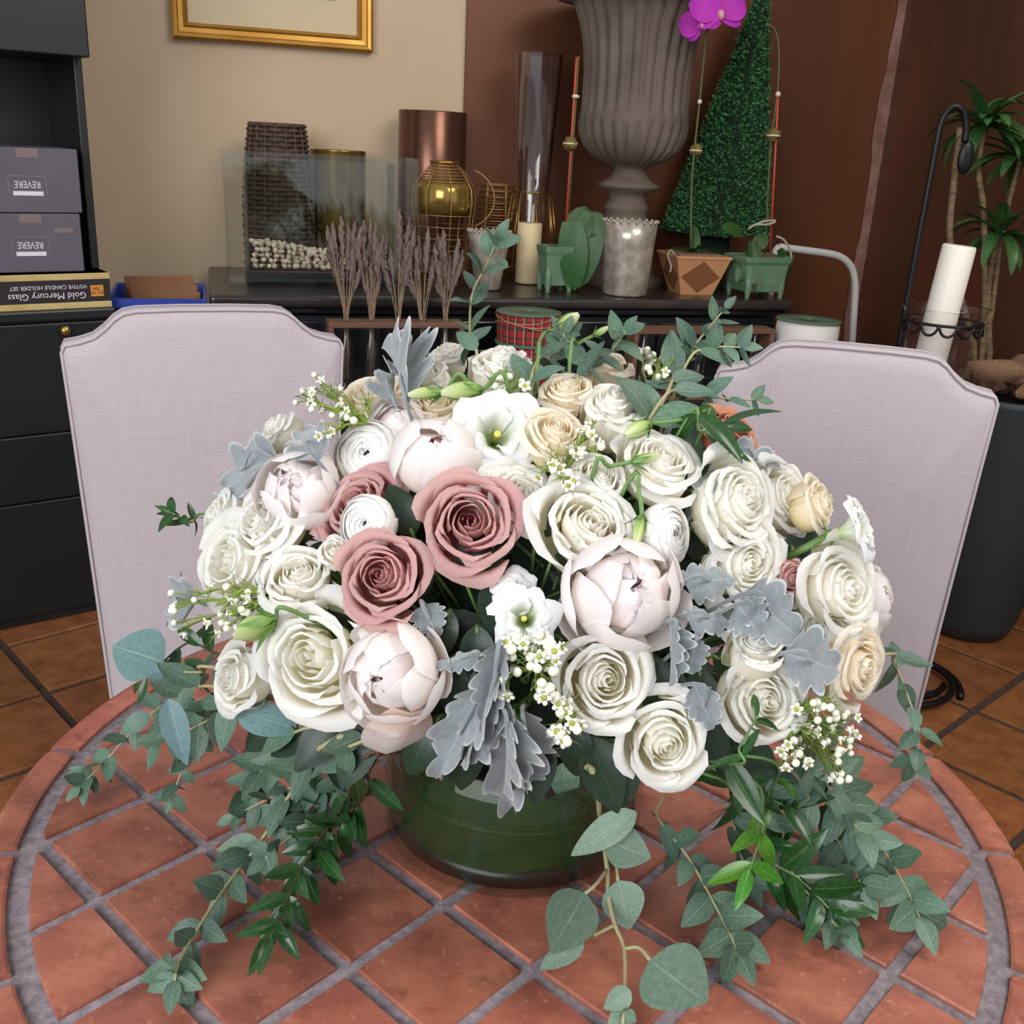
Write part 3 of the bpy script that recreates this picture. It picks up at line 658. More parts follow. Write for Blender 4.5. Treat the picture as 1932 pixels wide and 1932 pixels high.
# ---- mercury glass vases
def mercury(name, lab, cx, cyb, ytop, rb, rt_):
    p = sbp(cx, cyb-4); y = (p-SA).dot(EY); k = mpp(p); h = at_room_y(cx, ytop, y).z-SBZ; r0, r1 = rb*k, rt_*k
    p = p + EY*r0*.5
    root = thing(name, lab, 'vase', Matrix.Translation(p))
    obj('vase_body', lathe('vase_body', [(.001, .002), (r0*.96, .002), (r0, .008)]+[(r0+(r1-r0)*t, .008+(h-.008)*t) for t in (.25, .5, .75, 1)]+[(r1-.004, h), (r0*.9, h*.3), (.001, h*.25)], 36), 'mercury', root)
    bd = sphere('bead', 3.2*k, 8, 5)
    for q in range(22): a = 2*PI*q/22; obj('rim_bead', bd, 'mercury', root, loc=(r1*math.cos(a), r1*math.sin(a), h))
    return p
mercury('mercury_vase', 'tall mottled silver mercury glass vase in front of the urn', 1186, 563, 418, 42, 51)
mercury('mercury_votive', 'small mottled silver mercury glass cup behind the eucalyptus sprig', 922, 552, 437, 24, 40)

# ---- urn
UY = .385; pu = at_room_y(1187, 330, UY); ku = mpp(pu)
def uz(py): return at_room_y(1187, py, UY).z-SBZ
urn = thing('urn', 'large brown cast iron urn with fluted bowl and flared lip', 'urn', Matrix.Translation((pu.x, pu.y, SBZ)))
prof = [(78, None, .0), (78, None, .018), (60, None, .03)]
P = [(80*ku, 0, 0), (80*ku, .025, 0), (64*ku, .035, 0), (44*ku, uz(432), 0), (40*ku, uz(408), 0), (38*ku, uz(400), 0), (42*ku, uz(394), 0), (40*ku, uz(388), 0), (34*ku, uz(378), 0), (36*ku, uz(362), 0), (56*ku, uz(355), 0), (58*ku, uz(349), 0), (40*ku, uz(338), 0), (30*ku, uz(324), 0), (30*ku, uz(317), 0),
     (46*ku, uz(311), .5), (70*ku, uz(298), 1), (87*ku, uz(280), 1), (97*ku, uz(255), 1), (100*ku, uz(236), .6), (101*ku, uz(228), 0), (100*ku, uz(216), 0), (96*ku, uz(208), .7), (95*ku, uz(180), 1), (95*ku, uz(140), 1), (99*ku, uz(90), 1), (107*ku, uz(50), 1), (118*ku, uz(18), .9), (126*ku, uz(4), .3), (160*ku, uz(0), 0), (166*ku, uz(-6), 0), (160*ku, uz(-12), 0), (128*ku, uz(-12), 0), (105*ku, uz(40), 0), (.001, uz(60), 0)]
nf = 26
def flute(r, z, a, i): return r*(1+P[i][2]*(.080*abs(math.cos(nf*a/2))-.04))
obj('bowl', lathe('bowl', [(a, b) for a, b, c in P], 208, flute), 'urn_iron', urn)

# ---- boxwood pyramid
PYo = .485; pa = at_room_y(1350, 425, PYo); kb = mpp(pa)
tp = thing('boxwood_topiary', 'tall clipped boxwood pyramid of small dark green leaves', 'topiary', Matrix.Translation((pa.x, pa.y, SBZ)) @ Matrix.Rotation(RA+.35, 4, 'Z'))
zb_ = at_room_y(1350, 440, PYo).z-SBZ; th_ = at_room_y(1410, -70, PYo).z-SBZ; base = 88*kb
apx = 60*kb
obj('stand', lathe('stand', [(.05, 0), (.06, .01), (.06, max(.03, zb_)), (.001, max(.03, zb_))], 20), 'boxwood_core', tp)
V = [(-base*.8, -base*.8, zb_), (base*.8, -base*.8, zb_), (base*.8, base*.8, zb_), (-base*.8, base*.8, zb_)]; top = Vector((apx, 0, th_))
obj('core', mk('core', V+[tuple(top)], [(0, 1, 4), (1, 2, 4), (2, 3, 4), (3, 0, 4), (3, 2, 1, 0)], smooth=False), 'boxwood_core', tp)
VV = []; FF = []
cs = [Vector(v) for v in V]
for n in range(9500):
    f = rnd.randrange(4); a, b = rnd.random(), rnd.random()
    if a+b > 1: a, b = 1-a, 1-b
    p = cs[f]+(cs[(f+1) % 4]-cs[f])*a+(top-cs[f])*b; nn = (cs[(f+1) % 4]-cs[f]).cross(top-cs[f]).normalized()
    d = (nn+Vector((rnd.uniform(-.9, .9), rnd.uniform(-.9, .9), rnd.uniform(-.4, .9)))).normalized(); s_ = d.cross(Vector((rnd.uniform(-1, 1), rnd.uniform(-1, 1), rnd.uniform(-1, 1)))).normalized()
    L, W = rnd.uniform(.012, .018), rnd.uniform(.0045, .006); p = p+nn*rnd.uniform(-.004, .006); b0 = len(VV); nrm = d.cross(s_)
    VV += [tuple(p), tuple(p+d*L*.5+s_*W+nrm*.002), tuple(p+d*L), tuple(p+d*L*.5-s_*W+nrm*.002)]; FF += [(b0, b0+1, b0+2, b0+3)]
o = obj('foliage', mk('foliage', VV, FF, smooth=False), 'boxwood', tp); o['kind'] = 'stuff'

# ---- orchids
def strap_leaf(nv=10, nu=4, w=.30, bend=.9, fold=.25):
    V = []; F = []; UV = []
    for i in range(nv+1):
        v = i/nv; y = math.sin(bend*v)/max(bend, .01); z = (1-math.cos(bend*v))/max(bend, .01)*-1; hw = w*.5*(math.sin(PI*min(1, v*.86+.14))**.55)*(1 if v < 1 else .05)
        for j in range(nu+1):
            u = j/nu*2-1; V.append((u*hw, y, z+fold*hw*abs(u))); UV.append((j/nu, v))
    for i in range(nv):
        for j in range(nu): a = i*(nu+1)+j; F.append((a, a+1, a+nu+2, a+nu+1))
    return mk('leaf', V, F, UV)
OL = [strap_leaf(w=.36, bend=b) for b in (.9, 1.5, .4)]
def orchid_leaves(root, M, specs, mat='leaf_orchid'):
    for az, el, L, k in specs:
        d = Vector((math.cos(az)*math.cos(el), math.sin(az)*math.cos(el), math.sin(el)))
        obj('leaf', OL[k], mat, root, M=M @ leafM((0, 0, 0), d, (0, 0, 1) if abs(el) < 1.2 else (0, -1, 0), L))
def stake_part(root, rootM, p0, p1, mat, r=.0038, name='stake'):
    return worldpart(name, tube(name, [p0, p0.lerp(p1, .5), p1], r, 6), mat, root, rootM)
def moss_part(root, rootM, p, r):
    me = sphere('moss_tuft', r, 14, 9)
    for v in me.vertices: v.co = v.co*(1+rnd.uniform(-.28, .3))+p
    worldpart('moss_tuft', me, 'moss', root, rootM)
    worldpart('tie', tube('tie', [p+EX*(r*1.02*math.cos(a))+EY*(r*1.02*math.sin(a)) for a in [2*PI*q/14 for q in range(14)]], .003, 5, True), 'twist_tie', root, rootM)
def footed_pot(name, lab, cx, cyb, ytop, wpx):
    p = sbp(cx, cyb-4); y = (p-SA).dot(EY); k = mpp(p); h = at_room_y(cx, ytop, y).z-SBZ; p = p+EY*wpx*k*.35
    M = upM(p, .12); root = thing(name, lab, 'orchid', M); wd = wpx*k
    V = []; F = []
    secs = [(.50, .018), (.74, .022), (.84, h*.35), (.92, h*.8), (1.0, h*.88), (1.03, h), (.93, h), (.88, h*.9), (.001, h*.9)]
    for s_, z in secs:
        b = len(V); a = wd*s_/2; c_ = a*.82
        V += [(x*a if abs(x) < 1 else x*a, yy*a*.8, z) for x, yy in ((-.86, -1), (.86, -1), (1, -.86), (1, .86), (.86, 1), (-.86, 1), (-1, .86), (-1, -.86))]
        if b:
            for i in range(8): F.append((b-8+i, b-8+(i+1) % 8, b+(i+1) % 8, b+i))
    pot = obj('pot', mk('pot', V, F, smooth=False), 'pot_green', root)
    for sx in (-1, 1):
        for sy in (-1, 1): obj('foot', lathe('foot', [(.001, 0), (.010, 0), (.007, .008), (.012, .022), (.010, h*.45), (.002, h*.6)], 10), 'pot_green', pot, loc=(sx*wd*.36, sy*wd*.29, 0))
    obj('bark_mulch', box('bark_mulch', wd*.86, wd*.68, .012, .005, (0, 0, h*.93)), 'bark', root)
    return root, M, h, k
root, M, h, k = footed_pot('potted_orchid', 'orchid in green footed pot with big drooping leaf, beside the mercury glass vase', 1052, 556, 465, 62)
T = M @ Matrix.Translation((.02, 0, h))
Mi = M.inverted()
for (b0, t0, yo, W, kk) in (((1078, 418), (1086, 543), -.08, .085, 2), ((1118, 402), (1092, 538), -.07, .095, 2), ((1085, 452), (1104, 390), -.02, .085, 2), ((1100, 440), (1134, 402), -.03, .07, 2)):
    yb = (M.translation-SA).dot(EY); b = at_room_y(*b0, yb-.02); t = at_room_y(*t0, yb+yo); 
    obj('leaf', OL[kk], 'leaf_orchid', root, M=Mi @ leafM(b, t-b, -CF+UZ*.2, (t-b).length*1.05, W*3.2))
b = at_room_y(1066, 455, yb); t = at_room_y(1088, 108, yb); stake_part(root, M, b, t, 'stake_red'); moss_part(root, M, at_room_y(1076, 271, yb), .021)
stake_part(root, M, at_room_y(1070, 440, yb+.006), at_room_y(1092, 106, yb+.006), 'stake_green', .003, 'flower_stem'); worldpart('tie', sphere('tie', .008, 8, 6, (1.6, 1, .8)), 'twist_tie', root, M).location = (0, 0, 0)
root.children[-1].data.transform(Matrix.Translation(at_room_y(1086, 182, yb-.004)))
# middle: tan pot with brown diamonds
p = sbp(1315, 556); y = (p-SA).dot(EY); k = mpp(p); h = at_room_y(1315, 482, y).z-SBZ; p = p+EY*31*k
M = upM(p, -.06); root = thing('potted_orchid', 'orchid with magenta blooms in a tan pot with brown diamond', 'orchid', M)
V = []; F = []
for s_, z in ((32, 0), (53, h-.008), (55, h-.008), (55, h), (48, h), (45, h-.012), (.1, h-.012)):
    b = len(V); a = s_*k; V += [(-a, -a, z), (a, -a, z), (a, a, z), (-a, a, z)]
    if b:
        for i in range(4): F.append((b-4+i, b-4+(i+1) % 4, b+(i+1) % 4, b+i))
pot = obj('pot', mk('pot', V, F, smooth=False), 'pot_tan', root)
tilt = math.atan2(21*k, h-.008)
dm = mk('diamond', [(0, -.001, -h*.43), (38*k, -.001, 0), (0, -.001, h*.43), (-38*k, -.001, 0), (0, .001, -h*.43), (38*k, .001, 0), (0, .001, h*.43), (-38*k, .001, 0)], [(0, 1, 2, 3), (7, 6, 5, 4), (0, 4, 5, 1), (1, 5, 6, 2), (2, 6, 7, 3), (3, 7, 4, 0)], smooth=False)
for q in range(4): obj('diamond', dm, 'pot_brown', pot, M=Matrix.Rotation(q*PI/2, 4, 'Z') @ Matrix.Translation((0, -42.5*k-.0012, (h-.008)*.5)) @ Matrix.Rotation(tilt, 4, 'X'))
obj('bark_mulch', box('bark_mulch', 90*k, 90*k, .014, .006, (0, 0, h-.002)), 'bark', root)
worldpart('twine_loop', tube('twine_loop', smooth_path([at_room_y(*q, (p-SA).dot(EY)-55*k) for q in ((1274, 482), (1266, 472), (1260, 482), (1266, 502), (1264, 514))], 12), .0032, 5), 'twine', root, M)
orchid_leaves(root, Matrix.Translation((0, 0, h)), ((-.2, .5, .10, 0), (2.9, .5, .10, 0), (1.2, 1.2, .11, 2), (-1.2, .9, .07, 2), (4.0, .7, .08, 0)), 'leaf_orchid')
yb = (p-SA).dot(EY)
stem = smooth_path([at_room_y(*q, yb-d_) for q, d_ in (((1303, 470), 0), ((1306, 330), 0), ((1318, 210), .01), ((1327, 120), .03), ((1332, 70), .06), ((1340, 35), .088))], 20)
worldpart('flower_stem', tube('flower_stem', stem, .0036, 6), 'stake_green', root, M)
moss_part(root, M, at_room_y(1313, 284, yb), .019)
worldpart('tie', join('tie', [(sphere('t', .008, 8, 6), Matrix.Translation(at_room_y(1320, 192, yb-.016)))]), 'twist_tie', root, M)
def orchid_bloom(root, rootM, c, size, face, spin):
    BM = rootM.inverted() @ frame(c, face, spin, size); bl = bpy.data.objects.new('bloom', None); link(bl, root); bl.matrix_local = BM; bl.empty_display_size = .01
    def pet(w_, L, cup):
        V = []; F = []; UV = []
        for i in range(8):
            v = i/7; hw = w_*math.sin(PI*min(1, .12+.80*v))**.7*(1 if i < 7 else .15)
            for j in range(5): u = j/4*2-1; V.append((u*hw, v*L, cup*(v*v-.3*v)+.10*hw*abs(u))); UV.append((j/4, v))
        for i in range(7):
            for j in range(4): a = i*5+j; F.append((a, a+1, a+6, a+5))
        return mk('petal', V, F, UV)
    for az, w_, L in ((0, .30, .85), (2.1, .26, .80), (-2.1, .26, .80), (1.25, .52, .95), (-1.25, .52, .95)):
        obj('petal', pet(w_, L, -.12), 'orchid_magenta', bl, M=Matrix.Rotation(az, 4, 'Z') @ Matrix.Translation((0, .04, .02 if w_ > .4 else 0)))
    obj('lip', sphere('lip', .17, 10, 6, (.8, 1.2, .9)), 'peony_fleck', bl, loc=(0, -.16, .10))
orchid_bloom(root, M, at_room_y(1356, 22, yb-.10), .098, -CF+CR*.15, .12)
orchid_bloom(root, M, at_room_y(1323, 42, yb-.085), .075, -CF-CR*.5-CU*.3, .5)
# right orchid
root, M, h, k = footed_pot('potted_orchid', 'orchid without blooms in green footed pot, red stake, at the sideboard end', 1440, 568, 485, 104)
yb = (M.translation-SA).dot(EY); Mi = M.inverted()
for (b0, t0, yo, W) in (((1425, 470), (1395, 520), -.07, .05), ((1420, 455), (1432, 540), -.10, .045), ((1400, 440), (1370, 425), -.04, .05), ((1470, 470), (1492, 520), -.03, .035), ((1430, 468), (1442, 440), 0, .05)):
    b = at_room_y(*b0, yb-.01); t = at_room_y(*t0, yb+yo); obj('leaf', OL[2], 'leaf_orchid', root, M=Mi @ leafM(b, t-b, -CF+UZ*.4, (t-b).length*1.1, W*3))
stake_part(root, M, at_room_y(1453, 480, yb), at_room_y(1468, 182, yb), 'stake_red'); moss_part(root, M, at_room_y(1459, 256, yb), .021)
worldpart('flower_stem', tube('flower_stem', smooth_path([at_room_y(*q, yb+.004) for q in ((1444, 480), (1452, 300), (1466, 180), (1470, 110), (1464, 60), (1446, 44))], 20), .0028, 5), 'stake_green', root, M)
worldpart('tie', join('tie', [(sphere('t', .009, 8, 6), Matrix.Translation(at_room_y(1468, 178, yb-.004)))]), 'twist_tie', root, M)
for pts in (((1412, 432), (1425, 424), (1445, 424), (1460, 420), (1462, 416), (1440, 418), (1416, 428)), ((1465, 446), (1478, 452), (1490, 470), (1494, 492))):
    worldpart('aerial_root', tube('aerial_root', smooth_path([at_room_y(*q, yb-.05) for q in pts], 16), .004, 6), 'twine', root, M)

# ---- bottle racks with dried lavender on the low bench
def rack(lab, x_l, x_r, py, nbot, y=-.15):
    A, B = at_room_y(x_l, py, y), at_room_y(x_r, py+(x_r-x_l)*.016, y); zt = A.z; xa, xb = rx(A), rx(B); W = xb-xa
    M = RM @ Matrix.Translation((xa, y, 0)); root = thing('bottle_rack', lab, 'rack', M, group='wooden bottle racks')
    obj('top_rail', box('top_rail', W, .075, .016, .002, (W/2, 0, zt)), 'wood_rack', root); obj('bottom_rail', box('bottom_rail', W, .075, .016, .002, (W/2, 0, BZ+.008)), 'wood_rack', root)
    for x in (.008, W-.008): obj('post', box('post', .016, .075, zt-BZ-.016, .002, (x, 0, (zt+BZ)/2)), 'wood_rack', root)
    return xa, W, zt, y
xa, W, zt, ry = rack('narrow wooden rack holding glass bottles of dried lavender', 617, 872, 610, 5)
def bottle(x, lab, zt, y):
    H = zt+.012-BZ-.018; rb = .024
    return tag(obj('glass_bottle', lathe('glass_bottle', [(.001, .002), (rb, .002), (rb+.001, .008), (rb, H*.55), (rb*.96, H*.68), (rb*.5, H*.80), (rb*.42, H*.92), (rb*.44, H), (rb*.36, H), (rb*.34, H*.92), (rb*.44, H*.80), (rb*.9, H*.66), (rb*.93, .01), (.001, .006)], 24), 'glass_smoke', None, M=RM @ Matrix.Translation((x, y, BZ+.017))), lab, 'bottle', 'glass bottles in the racks')
LM = []
for k in range(4):
    V = []; F = []; UV = []
    me = sphere('flower_head', 1, 9, 16)
    for v in me.vertices: f = 1+rnd.uniform(-.65, .9); v.co = Vector((v.co.x*f, v.co.y*f, v.co.z))
    LM.append(me)
for bx, spread, tops in ((653, 38, 400), (701, 34, 405), (751, 40, 395), (797, 40, 420), (841, 36, 425)):
    b0 = at_room_y(bx, 612, ry); x = rx(b0); bottle(x, 'slim glass bottle of lavender, %s in the rack counted from the linen chair' % {653: 'first', 701: 'second', 751: 'third', 797: 'fourth', 841: 'fifth'}[bx], zt, ry)
    lv = thing('dried_lavender_bunch', 'bunch of dried lavender in the %s rack bottle counted from the linen chair' % {653: 'first', 701: 'second', 751: 'third', 797: 'fourth', 841: 'fifth'}[bx], 'dried flowers', Matrix.Translation(b0), 'dried lavender bunches')
    LMx = Matrix.Translation(b0)
    for q in range(17):
        txp = bx+rnd.uniform(-1, 1)*spread; typ = tops+abs(txp-bx)*.8+rnd.uniform(0, 70)
        t = at_room_y(txp, typ, ry+rnd.uniform(-.03, .03)); st = Vector((rnd.uniform(-.006, .006), rnd.uniform(-.006, .006), -.16))
        m = at_room_y(bx+(txp-bx)*.30, 560, ry)
        stm = worldpart('stem', tube('stem', [b0+st, b0+Vector((st.x, st.y, 0)), m, t], .0013, 4), 'straw', lv, LMx)
        d = (t-m).normalized(); L = rnd.uniform(.05, .085); FM = frame(t-d*L*.7, d) @ Matrix.Diagonal((.0065, .0065, L*.8, 1))
        hd = obj('flower_head', LM[q % 4], 'lavender', stm, M=FM); hd.matrix_parent_inverse = Matrix.Identity(4)
xa2, W2, zt2, ry2 = rack('wooden bottle rack beside the chair by the planter, behind the flowers', 1190, 1452, 622, 4)
for q in range(5): bottle(xa2+.05+q*(W2-.1)/4, 'slim clear glass bottle standing in the empty rack', zt2, ry2)

# ---- ribbon spools
def spool(lab, cx, cy, rpx, hpx, y, mat, flange, n):
    top = at_room_y(cx, cy, y); k = mpp(top); R = rpx*k; h = hpx*k
    zz = top.z; cnt = 0
    hs = (zz-BZ)/n
    for q in range(n):
        z1 = zz-q*hs; p = Vector((top.x, top.y, z1-hs))
        root = thing('ribbon_spool', lab if q == 0 else lab.replace('topmost of', 'a lower one in'), 'ribbon spool', Matrix.Translation(p), 'stacked ribbon spools')
        for z in (0, hs-.004): obj('flange', lathe('flange', [(.012, z), (R, z), (R+.001, z+.002), (R, z+.0039), (.012, z+.0039), (.012, z)], 32), flange, root)
        obj('ribbon', lathe('ribbon', [(R*.93, .004), (R*.96, hs*.3), (R*.96, hs*.7), (R*.93, hs-.004)], 40), mat, root)
        if q == 0 and mat == 'plaid':
            for i in range(3): obj('copper_twine', tube('copper_twine', [(R*1.0*math.cos(a), R*1.0*math.sin(a), hs*(.62+.1*i)+.01*math.sin(a*2+i)) for a in [2*PI*s_/30 for s_ in range(30)]], .0018, 5, True), 'twine_copper', root)
spool('red tartan ribbon spool tied with twine, topmost of its stack', 998, 587, 62, 70, -.16, 'plaid', 'spool_green', 3)
spool('spool of white ribbon with green flange behind a chair, topmost of its stack', 1526, 602, 61, 60, -.17, 'white_line', 'spool_green', 3)

# ---- white bent tube frame at the sideboard end
fy = .20; fr = thing('white_tube_frame', 'white bent metal tube frame standing at the sideboard end', 'frame', RM)
pts = [at_room_y(*q, fy) for q in ((1470, 466), (1500, 470), (1560, 478), (1588, 486), (1606, 504), (1613, 530), (1613, 560), (1608, 640))]
L0 = pts[-1].copy(); L0.z = .0; a0_ = pts[0]-EX*.012
worldpart('tube', tube('tube', smooth_path(pts, 40)+[L0], .0135, 10), 'white_metal', fr, RM)
o2 = a0_+EY*.0; L1 = o2.copy(); L1.z = 0
worldpart('tube', tube('tube', [pts[0]+UZ*.001, o2-UZ*.012, o2-UZ*.06, L1], .0135, 10), 'white_metal', fr, RM)

# ================================================================== iron stand, hurricane, planter
c0 = atz(1668, 1285, 0); SY = c0.y
st = thing('iron_stand', 'black iron stand with curved hook, ring and coiled foot beside the planter', 'stand', Matrix.Translation(c0)); SM = Matrix.Translation(c0)
k = mpp(c0)
coil = [c0+Vector((math.cos(a)*(.205-.012*a/PI), math.sin(a)*(.19-.012*a/PI), .010+.012*a/(2*PI))) for a in [-.5+i*(2*PI*2.0)/64 for i in range(65)]]
worldpart('coiled_foot', tube('coiled_foot', coil, .0095, 8), 'iron_black', st, SM)
ypole = SY+.03
hook = [aty(*q, ypole) for q in ((1600, 1230), (1650, 900), (1690, 690), (1712, 565), (1735, 440), (1756, 330), (1768, 265), (1778, 225), (1795, 203), (1810, 203), (1820, 218), (1823, 245), (1820, 268))]
hook[0].z = .02
worldpart('pole', tube('pole', smooth_path(hook, 60), .0085, 8), 'iron_black', st, SM)
e = aty(1822, 298, ypole); lm = sphere('leaf_ornament', 1, 10, 8, (.020, .009, .040)); lm.transform(Matrix.Translation(e)); worldpart('leaf_ornament', lm, 'iron_black', st, SM)
hc = aty(1779, 606, ypole-.02); kh = mpp(hc); RH = 71*kh
ring = [hc+Vector((RH*math.cos(a), RH*math.sin(a), 0)) for a in [2*PI*i/36 for i in range(36)]]
worldpart('ring', tube('ring', ring, .004, 6, True), 'iron_black', st, SM)
for q in range(14):
    a0_ = 2*PI*q/14; pts = []
    for i in range(9):
        b = PI*i/8; aa = a0_+(math.cos(b))*PI/14*.95; pts.append(hc+Vector(((RH+.002)*math.cos(aa), (RH+.002)*math.sin(aa), -.026*math.sin(b))))
    worldpart('scallop', tube('scallop', pts, .0036, 5), 'iron_black', st, SM)
worldpart('ring_arm', tube('ring_arm', [hc-Vector((RH, 0, 0)), aty(1703, 610, ypole)], .006, 6), 'iron_black', st, SM)
zr = aty(1779, 577, ypole-.02).z
hb = aty(1752, 690, ypole-.02).z-.022
hz = tag(obj('hurricane_glass', lathe('hurricane_glass', [(.001, 0), (RH*.70, 0), (RH*.78, .01), (RH*.93, hc.z-hb-.02), (RH*.97, hc.z-hb+.004), (RH*1.08, zr-hb-.006), (RH*1.13, zr-hb), (RH*1.05, zr-hb-.008), (RH*.93, hc.z-hb), (RH*.88, .1), (RH*.74, .014), (.001, .008)], 40), 'glass_clear', None, M=Matrix.Translation((hc.x, hc.y, hb))), 'clear flared hurricane glass held by the iron ring', 'hurricane glass')
ct = aty(1811, 462, ypole-.02); cbm = aty(1752, 690, ypole-.02); ax = (ct-cbm); L = ax.length; rc = 30*kh
tag(obj('pillar_candle', lathe('pillar_candle', [(.001, 0), (rc*.97, 0), (rc, .004), (rc, L-.006), (rc*.92, L-.001), (rc*.5, L-.004), (.001, L-.006)], 32), 'candle_white', None, M=frame(cbm, ax)), 'tall white pillar candle leaning in the hurricane glass', 'candle')
# planter with dracaena
pp = atz(1838, 1204, 0); kp = mpp(pp); pz = .785
PC = pp+Vector((.0, .08, 0))
pl = tag(obj('planter', lathe('planter', [(.001, .004), (.105, .004), (.125, .012), (.145, .06), (.20, .42), (.232, pz-.02), (.238, pz), (.222, pz), (.218, pz-.05), (.001, pz-.05)], 48), 'pot_dark', None, M=Matrix.Translation(PC)), 'big dark grey tapered planter holding a dracaena', 'planter')
tag(obj('soil', lathe('soil', [(.001, 0), (.21, 0)], 24), 'soil', pl, loc=(0, 0, pz-.035)), None, None)
for q in range(16):
    a = rnd.uniform(0, 2*PI); r = rnd.uniform(.03, .17); me = sphere('chip', 1, 8, 6)
    for v in me.vertices: v.co = Vector((v.co.x, v.co.y*.5, v.co.z*.38))*(1+.5*mnoise.noise(v.co*1.6+Vector((q*3, 0, 0))))
    sz = rnd.uniform(.06, .10)
    tag(obj('driftwood_piece', me, 'driftwood', None, M=Matrix.Translation(PC+Vector((r*math.cos(a), r*math.sin(a)-.02, pz-.02+(.02 if q < 9 else .075)+rnd.uniform(0, .025)))) @ Matrix.Rotation(rnd.uniform(0, 6), 4, 'Z') @ Matrix.Rotation(rnd.uniform(-.5, .5), 4, 'X') @ Matrix.Scale(sz, 4)), 'rough chunk of brown driftwood on the soil of the planter', 'driftwood', 'driftwood chunks in the planter')
dr = thing('dracaena', 'dracaena with thin bare canes and tufts of dark strap leaves', 'plant', Matrix.Translation(PC+UZ*(pz-.04))); DM = Matrix.Translation(PC+UZ*(pz-.04))
DL = [strap_leaf(w=.22, bend=b, fold=.4, nv=8, nu=2) for b in (.7, 1.2, 1.7)]
DY = PC.y
def cane(pts, r, tuft, n, L):
    P = smooth_path([aty(*q, DY) for q in pts], 16); P[0].z = min(P[0].z, pz-.02)
    cn = worldpart('cane', tube('cane', P, [r*(1+.12*(i % 2)) for i in range(len(P))], 7), 'cane', dr, DM)
    if tuft:
        t = P[-1]
        for q in range(n):
            az = q*2.4; el = rnd.uniform(-.2, 1.35); d = Vector((math.cos(az)*math.cos(el), math.sin(az)*math.cos(el), math.sin(el)))
            o = obj('leaf', DL[q % 3], 'leaf_dracaena', dr, M=DM.inverted() @ leafM(t-UZ*.01*rnd.random(), d, UZ, L*rnd.uniform(.75, 1.15)))
cane(((1850, 700), (1858, 560), (1856, 400), (1846, 320), (1858, 235)), .008, True, 34, .17)
cane(((1868, 690), (1864, 560), (1872, 500), (1885, 440)), .009, True, 28, .15)
cane(((1848, 690), (1795, 480), (1800, 340), (1812, 240)), .009, False, 0, 0)
cane(((1870, 600), (1880, 520), (1895, 420), (1925, 300)), .007, True, 26, .17)

# ================================================================== the glass vase with leaf lining
VR, VZ = .132, .125; VC = Vector((.0, -.024, TZ+.0015)); VM = Matrix.Translation(VC)
vs = thing('flower_vase', 'low wide clear glass cylinder vase on the tiled table', 'vase', VM)
obj('glass_wall', lathe('glass_wall', [(.001, 0), (VR-.004, 0), (VR, .003), (VR, VZ), (VR-.002, VZ+.001), (VR-.004, VZ), (VR-.0045, .010), (VR-.010, .007), (.001, .007)], 64), 'glass_vase', vs)
obj('base_dark_disc', lathe('dark_disc', [(.001, .008), (VR-.006, .008), (VR-.006, .025), (.001, .025)], 48), 'vase_base', vs).name = 'vase_dark_disc'  # opaque dark disc inside the glass, makes the dark band along the vase bottom
def lining(a0, a1, zb, zt, rr, lab):
    V = []; F = []; UV = []; nu, nv = 40, 8
    for i in range(nu+1):
        s = i/nu; a = a0+(a1-a0)*s; w_ = math.sin(PI*s)**.45; zc_ = zb(s); zt_ = zt(s)
        for j in range(nv+1):
            t = j/nv; z = zc_+(zt_-zc_)*(.5+(t-.5)*w_); r = rr+.0008*math.sin(t*9+s*3)
            V.append((r*math.cos(a), r*math.sin(a), z)); UV.append((t, s))
    for i in range(nu):
        for j in range(nv): q = i*(nv+1)+j; F.append((q, q+1, q+nv+2, q+nv+1))
    tag(obj('lining_leaf', mk('lining_leaf', V, F, UV), 'leaf_lining', None, M=VM), lab, 'leaf', 'broad leaves lining the vase')
lining(-PI*1.02, -.95, lambda s: .020-.003*s, lambda s: .118, VR-.0075, 'broad glossy green leaf curled inside the front of the vase')
lining(-1.9, .55, lambda s: .016+.006*s, lambda s: .112, VR-.010, 'broad green leaf tucked behind the front leaf in the vase')
lining(.2, PI*1.1, lambda s: .018, lambda s: .115, VR-.008, 'broad green leaf lining the back of the vase')
def stem_target(): a = rnd.uniform(0, 2*PI); r = rnd.uniform(0, .07); return VC+Vector((r*math.cos(a), r*math.sin(a), .10))

